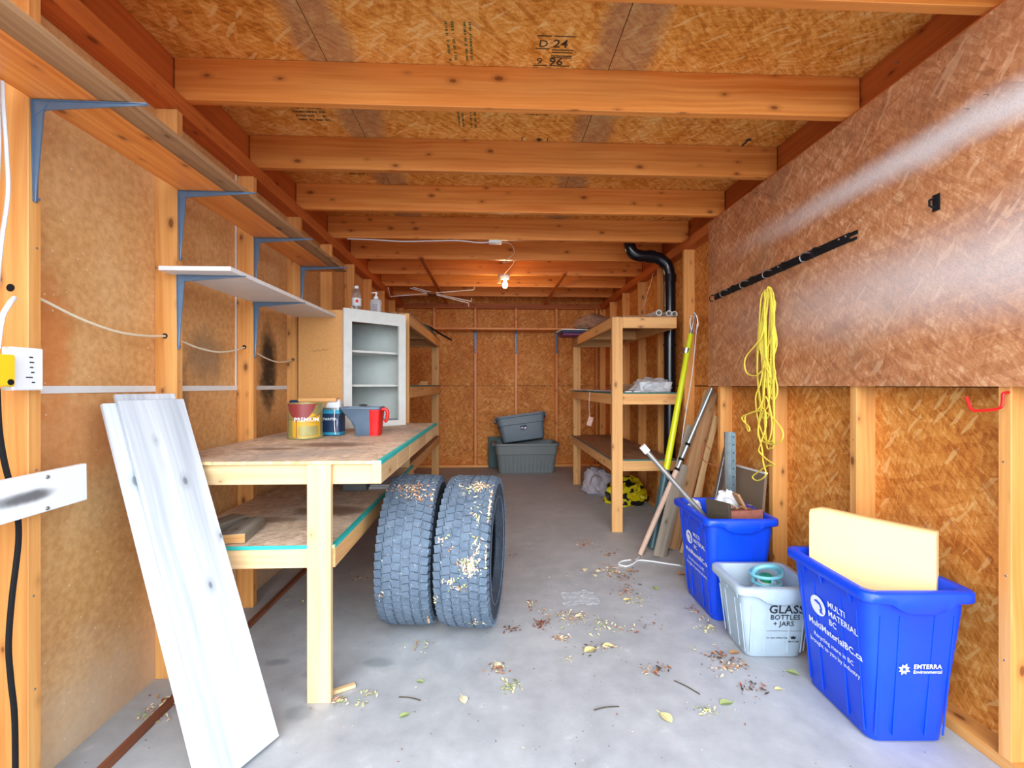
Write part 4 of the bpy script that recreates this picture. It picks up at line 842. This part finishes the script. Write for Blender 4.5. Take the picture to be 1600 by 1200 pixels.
lean('leaning_plank', 'short grey offcut leaning low behind the blue bin', (1088, 790), (1070, 885), .06, .02, 'graywood', yt=3.12, yb=3.02)
lean('leaning_plank', 'tall tan batten with a pale edge leaning behind the brown plank', (1119, 612), (1078, 868), .05, .02, 'shelfwood', yt=3.45, yb=3.44)
cable('floor_cord', 'white cord with a small loop lying on the floor in front of the leaning planks', [(.965, 3.15, .006), (.90, 3.13, .006), (.86, 3.08, .006), (.90, 3.04, .006), (.96, 3.08, .006), (1.02, 3.14, .006), (1.10, 3.12, .006), (1.20, 3.07, .006), (1.31, 3.02, .006)], .005, M['whitecable'])
cable('thin_wire', 'thin wire standing by the pole foot', [(1.045, 3.21, .006), (1.03, 3.18, .006), (1.0, 3.15, .006)], .003, M['whitecable'])
# ================================================================== BINS
def wave(x, hw): f = max(0, 1-(abs(x)/(hw*.62))**2); return f*f*(3-2*f)
def make_bin(loc, rz, w, l, h, mat, label, near=True, grey=False, thick=.005):
    t = thing('recycling_bin', label, 'bin', loc, rz); a, b = w/2, l/2; tp = .045 if not grey else .04
    def ring(ha, hb, r, z, amp=0):
        q = rr(ha, hb, r, z, 5, sub=14)
        for p in q:
            if abs(p.y) > hb*.9 and amp: p.z -= amp*wave(p.x, ha)
        return q
    ov = .020
    rs = [ring(a-tp-.012, b-tp-.012, .03, 0), ring(a-tp, b-tp, .035, .010), ring(a-tp*.5, b-tp*.5, .035, h*.5), ring(a-tp*.075/h, b-tp*.075/h, .035, h-.075), ring(a-.005, b-.005, .035, h-.036, .035), ring(a+ov-.004, b+ov-.004, .045, h-.036, .035), ring(a+ov, b+ov, .045, h-.032, .035), ring(a+ov, b+ov, .045, h-.006), ring(a+ov-.006, b+ov-.006, .04, h), ring(a-.008, b-.008, .035, h), ring(a-.013, b-.013, .035, h-.008), ring(a-tp*.5-thick, b-tp*.5-thick, .035, h*.5), ring(a-tp-thick, b-tp-thick, .03, .014)]
    MB().rings(rs, 0, True, True, True).build('bin_body', mat, t, True, angle=50)
    # raised corner and centre ribs on the walls
    def fx(z): return a-tp+tp*z/h+.0006
    def fy(z): return b-tp+tp*z/h+.0006
    for s in (-1, 1):
        for u in (-.36, -.17, .17, .36):
            for (fn, horiz) in ((fy, True), (fx, False)):
                z0, z1 = .03, h-.085; uw = u*(w if horiz else l)
                p0 = Vector((uw*.93, s*(fn(z0)+.0005), z0)) if horiz else Vector((s*(fn(z0)+.0005), uw*.93, z0)); p1 = Vector((uw, s*(fn(z1)+.0005), z1)) if horiz else Vector((s*(fn(z1)+.0005), uw, z1))
                MB().beam(p0, p1, .006, .004, (1, 0, 0) if horiz else (0, 1, 0)).build('rib', mat, t, bevel=.001)
    for s in (-1, 1):
        for u in (-.3, .05, .3):
            x = s*fx(h-.06); y = u*l
            mb = MB(); mb.rings([[(x, y-.004, h-.075), (x+s*.014, y-.004, h-.037), (x, y-.004, h-.037)], [(x, y+.004, h-.075), (x+s*.014, y+.004, h-.037), (x, y+.004, h-.037)]], 0, True, True, True); mb.build('gusset', mat, t)
    return t, a, b, tp, h, fx, fy
def circle(cx, cy, r, n=28, a0=0, a1=2*PI): return [(cx+r*math.cos(a0+(a1-a0)*i/n), cy+r*math.sin(a0+(a1-a0)*i/n)) for i in range(n)]
def blue_prints(B):
    t, a, b, tp, h, fx, fy = B; sl = tp/h
    # side print, on the -x wall, reading towards the front
    O_ = (-fx(.34*1), 0, .34); V = Vector((-sl, 0, 1)); U = Vector((0, -1, 0)); k = .78
    lettering([('MULTI', .040*k, .005, .052, .025, 'LEFT'), ('MATERIAL', .040*k, .005, .018, .025, 'LEFT'), ('BC', .040*k, .005, -.016, .025, 'LEFT'), ('MultiMaterialBC.ca', .044*k, -.115, -.062, .035, 'LEFT'), ('Recycling more in BC', .030*k, -.09, -.104, .012, 'LEFT'), ('brought to you by industry', .030*k, -.115, -.134, .012, 'LEFT')], 'printed_words', M['print_white'], t, O_, U, V, .0032)
    ell = [(x*1.15-.052, y+.028) for x, y in circle(0, 0, .037)]
    polys('printed_emblem', M['print_white'], t, O_, U, V, [ell], .0032)
    sw = [(-.075, .040), (-.058, .050), (-.036, .044), (-.026, .026), (-.030, .014), (-.022, .006), (-.042, .004), (-.044, .020), (-.036, .020), (-.042, .034), (-.060, .038)]
    polys('printed_emblem', M['bin'], t, O_, U, V, [sw], .0040)
    O_ = (0, -fy(.27), .27); V = Vector((0, -sl, 1)); U = Vector((1, 0, 0))
    fl = []
    for i in range(8):
        an = PI/8+2*PI*i/8; L_ = .022 if i % 2 else .019; cx, cy = math.cos(an), math.sin(an); nx, ny = -cy, cx
        fl.append([(.004*cx-.0*nx, .004*cy), (.012*cx+.0045*nx, .012*cy+.0045*ny), (L_*cx, L_*cy), (.012*cx-.0045*nx, .012*cy-.0045*ny)][::-1])
    fl = [[(x-.035, y) for x, y in q] for q in fl]
    polys('printed_emblem', M['print_white'], t, O_, U, V, fl, .0032)
    lettering([('EMTERRA', .0215, -.004, .002, .03, 'LEFT'), ('Environmental', .0165, -.004, -.015, .01, 'LEFT')], 'printed_words', M['print_white'], t, O_, U, V, .0032)
B1 = make_bin((1.275, 2.485, 0), -.03, .345, .44, .545, M['bin'], 'tall blue recycling bin holding scrap wood and a white bag, beside the leaning planks'); blue_prints(B1)
B2 = make_bin((1.425, 1.665, 0), -.04, .345, .42, .54, M['bin'], 'nearest tall blue recycling bin holding a slab of yellow foam'); blue_prints(B2)
B3 = make_bin((1.270, 2.095, 0), -.05, .33, .28, .335, M['bingrey'], 'low light grey bin lettered for glass bottles and jars between the two blue bins', grey=True)
t, a, b, tp, h, fx, fy = B3; sl = tp/h; V = Vector((0, -sl, 1))
lettering([('GLASS', .054, -.042, .218, .03, 'LEFT'), ('BOTTLES', .032, -.034, .188, .015, 'LEFT'), ('+ JARS', .032, -.020, .158, .015, 'LEFT'), ('For Glass & Metal Only', .0095, -.045, .098, .02, 'LEFT'), ('RECYCLER', .010, .075, .080, .03, 'CENTER')], 'printed_words', M['print_black'], t, (.0, -fy(0), 0), (1, 0, 0), V, .0032)
polys('printed_line', M['steel'], t, (0, -fy(0), 0), (1, 0, 0), V, [[(-.045, .132), (.135, .132), (.135, .1335), (-.045, .1335)]])
polys('printed_emblem', M['print_black'], t, (0, -fy(0), 0), (1, 0, 0), V, [[(.062, .108), (.066, .094), (.084, .094), (.088, .108), (.082, .104), (.075, .110), (.068, .104)]])
# what stands in the bins
t = thing('foam_slab', 'thick pale yellow foam slab standing diagonally in the nearest blue bin', 'foam', (1.42, 1.66, .10)); 
p0, p1 = Vector((1.30, 1.82, 0)), Vector((1.545, 1.525, 0)); d = (p1-p0).normalized(); nn = Vector((-d.y, d.x, 0)); nn = nn if nn.y > 0 else -nn
mb = MB(); L = (p1-p0).length; O = Vector((1.42, 1.66, .10)); sec = []
for k in range(13):
    f = k/12; c = p0.lerp(p1, f)-Vector((O.x, O.y, 0)); zt_ = .625-.02*f+(-.012 if k == 0 else 0); bow = .012*math.sin(PI*f)
    th = .075-(.03 if k == 0 else 0); g = nn*(-bow)
    sec.append([c+g+Vector((0, 0, 0)), c+g+nn*th, c+g+nn*th+Vector((0, 0, zt_-.012)), c+g+nn*(th-.012)+Vector((0, 0, zt_)), c+g+nn*.012+Vector((0, 0, zt_)), c+g+Vector((0, 0, zt_-.012))])
mb.rings(sec, 0, True, True, True).build('slab', M['foam'], t, True, angle=50)
O = Vector((1.28, 2.47, .0))
t = thing('steel_tube', 'long dull steel tube sticking out of the far blue bin to the left', 'tube', (1.16, 2.45, .1)); O = Vector((1.16, 2.45, .1))
a_, b_ = at_y(1005, 699, 2.55), at_y(1092, 797, 2.50); dd = (b_-a_).normalized(); e_ = b_+dd*.28
MB().tube([a_-O, e_-O], .014, 14).build('tube', M['steel'], t, True); MB().tube([a_-O-dd*.01, a_-O+dd*.035], .0195, 16).build('end_cap', M['white'], t, True)
t = thing('perforated_post', 'galvanised perforated steel post standing behind the far blue bin', 'post', (1.495, 2.83, 0))
mb = MB(); mb.bb(-.028, .020, .0, .004, 0, .93).bb(.020, .024, -.045, .004, 0, .93).bb(-.028, -.024, -.012, .004, 0, .93); mb.build('channel', M['tin'], t, bevel=.001)
for k in range(9): MB().lathe([(0, 0), (.005, 0), (.005, -.001), (0, -.001)], 8, 'x', (.0195, -.02, .50+.05*k)).build('punched_hole', M['black'], t)
o = MB().box((0, 0, .35), (.016, .34, .70)).build('panel', M['mirror_panel'], None, bevel=.001); o.location = (1.535, 2.76, .002); o.rotation_euler = (-.03, .10, 0); tag(o, 'taupe panel with a white top edge leaning on the wall behind the far blue bin', 'panel')
e = MB().box((-.001, 0, .705), (.020, .34, .010)).build('edge_strip', M['white'], o)
cable('bent_wire', 'rusty bent wire behind the galvanised post', [(1.42, 2.90, .80), (1.38, 2.92, .84), (1.37, 2.93, .78), (1.40, 2.93, .72), (1.52, 2.88, .70), (1.60, 2.86, .74)], .003, M['leafrust'])
lean('leaning_plank', 'dark grey handle leaning behind the far blue bin', (1136, 700), (1096, 800), .04, .025, 'steel', 'handle', yt=3.05, yb=2.95)
# scrap in the far bin
t = thing('wood_box', 'broken dusty red wood piece full of chips on top of the far blue bin', 'scrap wood', (1.29, 2.36, .42)); O = Vector((1.29, 2.36, .42)); chipbox = t
MB().box((.03, -.015, .105), (.20, .022, .085), Matrix.Rotation(-.04, 3, 'Y')).build('front_board', M['brick'], t, bevel=.003)
MB().box((-.085, .02, .11), (.020, .14, .16), Matrix.Rotation(.45, 3, 'Z')@Matrix.Rotation(-.12, 3, 'Y')).build('side_board', M['leafdark'], t, bevel=.002)
MB().box((.03, .03, .105), (.18, .07, .07)).build('filling', M['bark'], t, bevel=.01)
MB().box((.06, .05, .15), (.014, .06, .16), Matrix.Rotation(-.5, 3, 'Y')).build('splinter', M['brownwood'], t, bevel=.002)
blob('white_bag', M['bag'], (1.31, 2.49, .44), (.075, .06, .19), 7, 'crumpled white bag behind the broken red wood in the far blue bin', 'bag', .3)
blob('styrofoam_scrap', M['bag'], (1.165, 2.59, .42), (.04, .05, .14), 21, 'white foam scrap at the left inside of the far blue bin', 'scrap', .25)
# jug in the grey bin
t = thing('water_jug', 'white round jug with an aqua carry handle and green cap in the grey bin', 'jug', (1.295, 2.105, .02))
MB().lathe([(0, 0), (.070, .0), (.080, .02), (.080, .18), (.075, .22), (.055, .25), (.040, .262), (.040, .28), (0, .28)], 28).build('jug_body', M['white'], t, True)
for z, r1, tl in ((.275, .062, .0), (.318, .070, .10)):
    pts = [Vector((r1*math.cos(q), r1*.9*math.sin(q), z+tl*r1*math.cos(q))) for q in [2*PI*i/24 for i in range(24)]]; MB().tube(pts, .008, 8, closed=True).build('handle_ring', M['aqua'], t, True)
for q in (.3, 1.7, 3.1, 4.6): MB().tube([(.060*math.cos(q), .054*math.sin(q), .275), (.069*math.cos(q), .062*math.sin(q), .318)], .006, 6).build('handle_post', M['aqua'], t, True)
MB().tube(smoothpath([(-.064, 0, .318), (-.055, -.02, .35), (0, -.035, .365), (.055, -.02, .345), (.068, 0, .320)], 5), .010, 8).build('carry_handle', M['aqua'], t, True)
MB().lathe([(0, .28), (.028, .28), (.028, .305), (.022, .31), (0, .31)], 20).build('cap', M['green'], t, True)
# ================================================================== DEBRIS
def flake(mb, p, s, rr_, mat, up=None, elong=None):
    e = elong or rr_.uniform(1.0, 2.6); a = rr_.uniform(0, 2*PI); tl = rr_.uniform(-.5, .5); tl2 = rr_.uniform(-.4, .4)
    R = Euler((tl, tl2, a)).to_matrix()
    if up is not None: R = Vector((0, 0, 1)).rotation_difference(up).to_matrix()@R
    q = [Vector((-s*e/2, 0, .0)), Vector((-s*e*.1, -s*.4, s*.12)), Vector((s*e/2, 0, .0)), Vector((-s*e*.1, s*.4, s*.14))]
    lift = (up or Vector((0, 0, 1)))*(s*e*.22+.0012)
    q = [Vector(p)+R@v+lift for v in q]
    mb.face([q[0], q[1], q[2]], mat=mat); mb.face([q[0], q[2], q[3]], mat=mat)
clusters = [(917, 853, 16, 60), (951, 867, 14, 26), (957, 892, 18, 90), (973, 900, 20, 60), (934, 893, 12, 10), (993, 938, 18, 50), (979, 924, 24, 50), (876, 960, 22, 50), (901, 966, 24, 80), (946, 979, 26, 70), (845, 976, 14, 60), (797, 983, 12, 30), (832, 944, 12, 30), (848, 957, 12, 15), (877, 998, 11, 60), (920, 1016, 20, 24), (950, 1012, 14, 20), (778, 1045, 14, 50), (800, 1074, 16, 50), (1090, 950, 18, 60), (1103, 962, 14, 60), (1115, 972, 10, 40), (1103, 984, 16, 36), (1121, 1026, 18, 50), (1135, 1043, 22, 60), (1160, 1035, 30, 60), (1029, 1047, 16, 40), (1010, 1050, 14, 20), (1107, 1113, 14, 40), (655, 1008, 22, 28), (576, 1086, 10, 20), (560, 1100, 14, 14), (530, 1096, 12, 50), (1180, 1075, 26, 40), (1210, 1060, 30, 30), (887, 1032, 12, 12), (1015, 975, 20, 16), (990, 985, 20, 16), (800, 868, 10, 10), (1080, 905, 14, 30), (1045, 862, 18, 20), (1085, 1010, 16, 12), (885, 905, 30, 10), (240, 1120, 22, 60), (262, 1100, 18, 50), (560, 905, 14, 30), (445, 930, 26, 30), (1000, 700, 0, 0)]
rd = random.Random(8); mb = MB(); g = rd.gauss
for i, (px, py, r, n) in enumerate(clusters):
    pal = rd.choice([(0, 1, 4), (0, 1, 3), (0, 6, 2), (1, 3, 5), (0, 4, 1, 2)]) if (px, py) not in ((845, 976), (797, 983)) else (3, 3, 5)
    for k in range(n):
        q = at_z(px+g(0, r*.55), py+g(0, r*.28), 0)
        if q.x > 1.05 and 1.45 < q.y < 2.7 and q.x > 1.12: continue
        flake(mb, (q.x, q.y, 0), rd.uniform(.004, .013), rd, rd.choice(pal))
for k in range(750):
    x, y = rd.uniform(-1.2, 1.05), rd.uniform(1.3, 4.2)
    if -.75 < x < .0 and 2.0 < y < 2.8: continue
    flake(mb, (x, y, 0), rd.uniform(.002, .0055), rd, rd.choice((5, 5, 1, 0, 3, 4)))
tag(mb.build('leaf_litter', LEAF, None), 'scattered dry leaf bits and petals on the concrete floor', 'leaf litter', kind='stuff')
mb = MB()
for k in range(90): flake(mb, (1.285+rd.uniform(-.07, .11), 2.36+rd.uniform(-.03, .07), .566+rd.uniform(0, .010)), rd.uniform(.007, .016), rd, rd.choice((5, 1, 3, 1, 0)))
o = mb.build('wood_chips', LEAF, None); o.parent = chipbox; o.location = (-1.29, -2.36, -.42); tag(o, kind='stuff')
# larger single leaves
def leaf(x, y, s, a, m):
    mb = MB(); n = 9; L_, R_ = [], []
    for i in range(n):
        f = i/(n-1); w = .32*math.sin(PI*f**.8)**.9; z = .10*math.sin(PI*f); L_.append(((f-.5), -w, z*.2+w*.35)); R_.append(((f-.5), w, z*.2+w*.30))
    C_ = [((i/(n-1)-.5), 0, .04*math.sin(PI*i/(n-1))) for i in range(n)]
    for i in range(n-1):
        mb.face([L_[i], L_[i+1], C_[i+1], C_[i]]); mb.face([C_[i], C_[i+1], R_[i+1], R_[i]])
    mb.tube([(.5, 0, .0), (.72, .06, .02)], .02, 5)
    o = mb.build('leaf', M[m], None, True); o.location = (x, y, .0025); o.scale = (s, s, s); o.rotation_euler = (0, 0, a); return o
LEAVES = [(915, 891, .055, 1.2, 'leafpale', 'pale leaf standing apart left of the debris below the right rack post'), (936, 893, .05, .3, 'leafpale', 'pale leaf touching another just below the right rack front post'), (929, 900, .04, 1.8, 'leafpale', 'small pale leaf, the nearer of a touching pair below the right rack post'), (985, 893, .055, .1, 'leaftan', 'tan leaf on the floor left of the cord loop'), (950, 868, .04, .5, 'leaftan', 'small tan leaf nearest the right rack front post'), (955, 893, .045, 2.2, 'leafgreen', 'green leaf inside the debris heap below the right rack post'), (1024, 920, .05, 1.7, 'leafgreen', 'green leaf on the floor between the white cord and the far blue bin'), (923, 1017, .07, .4, 'leafyellow', 'largest yellowish leaf in the middle of the floor, left of two'), (951, 1010, .055, -.2, 'leafyellow', 'yellowish leaf in the middle of the floor, right of two'), (1148, 1021, .05, .1, 'leaftan', 'tan leaf touching the near left corner of the grey bin'), (1112, 982, .045, .2, 'leafpale', 'pale leaf on the floor in front of the far blue bin'), (1040, 1122, .06, 2.0, 'leafyellow', 'yellowish leaf nearest the viewer in the right foreground'), (1135, 1100, .055, .1, 'leafgreen', 'green leaf in the right foreground beside the curved twig'), (1238, 1052, .05, 2.5, 'leafgreen', 'green leaf on the floor nearest the near blue bin'), (1217, 1078, .035, 0, 'leafyellow', 'tiny yellowish leaf in front of the grey bin and near blue bin'), (657, 1066, .035, -.2, 'leafgreen', 'small green leaf on the floor right of the front bench leg'), (632, 1119, .04, .4, 'leafgreen', 'green leaf nearest the viewer in the left foreground'), (1065, 898, .06, .1, 'leaftan', 'tan leaf against the far blue bin near the cord'), (777, 1040, .05, 1.9, 'leafpale', 'pale leaf on the floor in front of the right tire'), (905, 964, .05, .2, 'leafpale', 'pale leaf just below the clear plastic film'), (724, 1094, .05, 1.9, 'leafpale', 'pale slender leaf in the foreground below the tires'), (980, 938, .05, .3, 'leafyellow', 'yellowish leaf on the floor to the right of the clear plastic film')]
for px, py, s, a, m, lb in LEAVES:
    q = at_z(px, py, 0); o = leaf(q.x, q.y, s, a, m); tag(o, lb, 'leaf', 'leaves on the concrete floor')
for i, (px, py, l_, a, lb) in enumerate([(640, 1093, .09, -.25, 'thin grey twig lying on the floor to the right of the bench leg'), (948, 1108, .10, .15, 'dark twig lying on the floor in the foreground centre'), (1073, 1075, .11, -.9, 'thin curved twig lying on the floor in front of the grey bin')]):
    q = at_z(px, py, 0); cable('twig', lb, [(q.x-l_/2*math.cos(a), q.y-l_/2*math.sin(a), .003), (q.x, q.y+.004, .005), (q.x+l_/2*math.cos(a), q.y+l_/2*math.sin(a), .003)], .0022, M['leafdark'], 'twig', 3, 5)
# crumpled clear film on the floor
from mathutils import noise as mn
mb = MB(); gx, gy = 16, 12; P = [[Vector((.40+.20*i/gx+.02*mn.noise(Vector((i*.4, j*.3, 2))), 2.52+.16*j/gy+.03*mn.noise(Vector((i*.3, j*.4, 7))), .003+.007*abs(mn.noise(Vector((i*.5, j*.6, 0)))))) for i in range(gx+1)] for j in range(gy+1)]
mb.rings(P, 0, False); tag(mb.build('plastic_film', M['film'], None), 'crumpled clear plastic film lying flat on the floor in the middle', 'plastic film')
q = at_z(535, 1080, 0); o = MB().box((0, 0, .008), (.10, .022, .014), Matrix.Rotation(.5, 3, 'Z')).build('wood_splinter', M['pale'], None, bevel=.002); o.location = (q.x, q.y, .001); tag(o, 'pale wood splinter at the foot of the front bench leg', 'splinter')
o = MB().box((0, 0, .004), (.11, .06, .007)).build('shim', M['shelfwood'], None); o.location = (1.03, 3.745, .001); tag(o, 'thin wood shim under the front post of the right rack', 'shim') if False else bpy.data.objects.remove(o)
# petals on the tyres
for tt, spec in ((t1, [(640, 762, 26, 8, 120), (650, 775, 20, 8, 60), (676, 968, 8, 4, 14), (596, 930, 4, 6, 8), (690, 775, 14, 10, 16)]), (t2, [(742, 762, 20, 7, 110), (752, 758, 10, 4, 60), (733, 885, 12, 14, 150), (745, 800, 8, 18, 30), (744, 850, 8, 12, 30), (703, 908, 10, 6, 18), (715, 918, 12, 6, 20), (742, 972, 12, 4, 22), (680, 938, 3, 8, 8), (781, 790, 4, 22, 50), (697, 845, 10, 20, 14), (772, 870, 3, 20, 16)])):
    mb = MB(); R0 = .374
    M4 = Euler(tt.rotation_euler).to_matrix(); inv = M4.inverted(); loc = Vector(tt.location)+Vector((0, 0, .373))
    for px, py, sx, sy, n in spec:
        for k in range(n):
            rx = Vector(_ray(px+g(0, sx*.6), py+g(0, sy*.6))); o_ = inv@(Vector((0, 0, CAM_H))-loc); dv = inv@rx
            A_ = dv.y**2+dv.z**2; B_ = 2*(o_.y*dv.y+o_.z*dv.z); C_ = o_.y**2+o_.z**2-R0**2; D_ = B_*B_-4*A_*C_
            if D_ <= 0: continue
            tq = (-B_-math.sqrt(D_))/(2*A_); hp = o_+dv*tq
            if abs(hp.x) > .118: hp.x = .118*(1 if hp.x > 0 else -1); 
            up = (M4@Vector((0, hp.y, hp.z))).normalized(); wp = M4@hp+loc
            flake(mb, wp-up*.002, rd.uniform(.004, .011), rd, rd.choice((0, 0, 4, 4, 1, 0, 0, 4, 6, 2) if tt is t2 else (0, 1, 4, 1)), up)
    tag(mb.build('dried_petals', LEAF, None), 'dried petals and leaf bits stuck on the '+('right' if tt is t2 else 'left')+' tire', 'petals', kind='stuff')
# staples and nail heads on the studs: small dark dots as real nail heads
for par, xx, sg, ys in ((wl, XL, 1, YL), (wr, XR, -1, YR)):
    for k, y in enumerate(ys[1:5]):
        mb = MB()
        for z in (.35+.03*k, .62, .98, 1.24, 1.62, 2.05): mb.lathe([(0, 0), (.0035, 0), (.003, sg*.0012), (0, sg*.0014)], 8, 'x', (xx, y-.019+.006*math.sin(z*9+k), z))
        mb.build('nail_head', M['steel'], par)
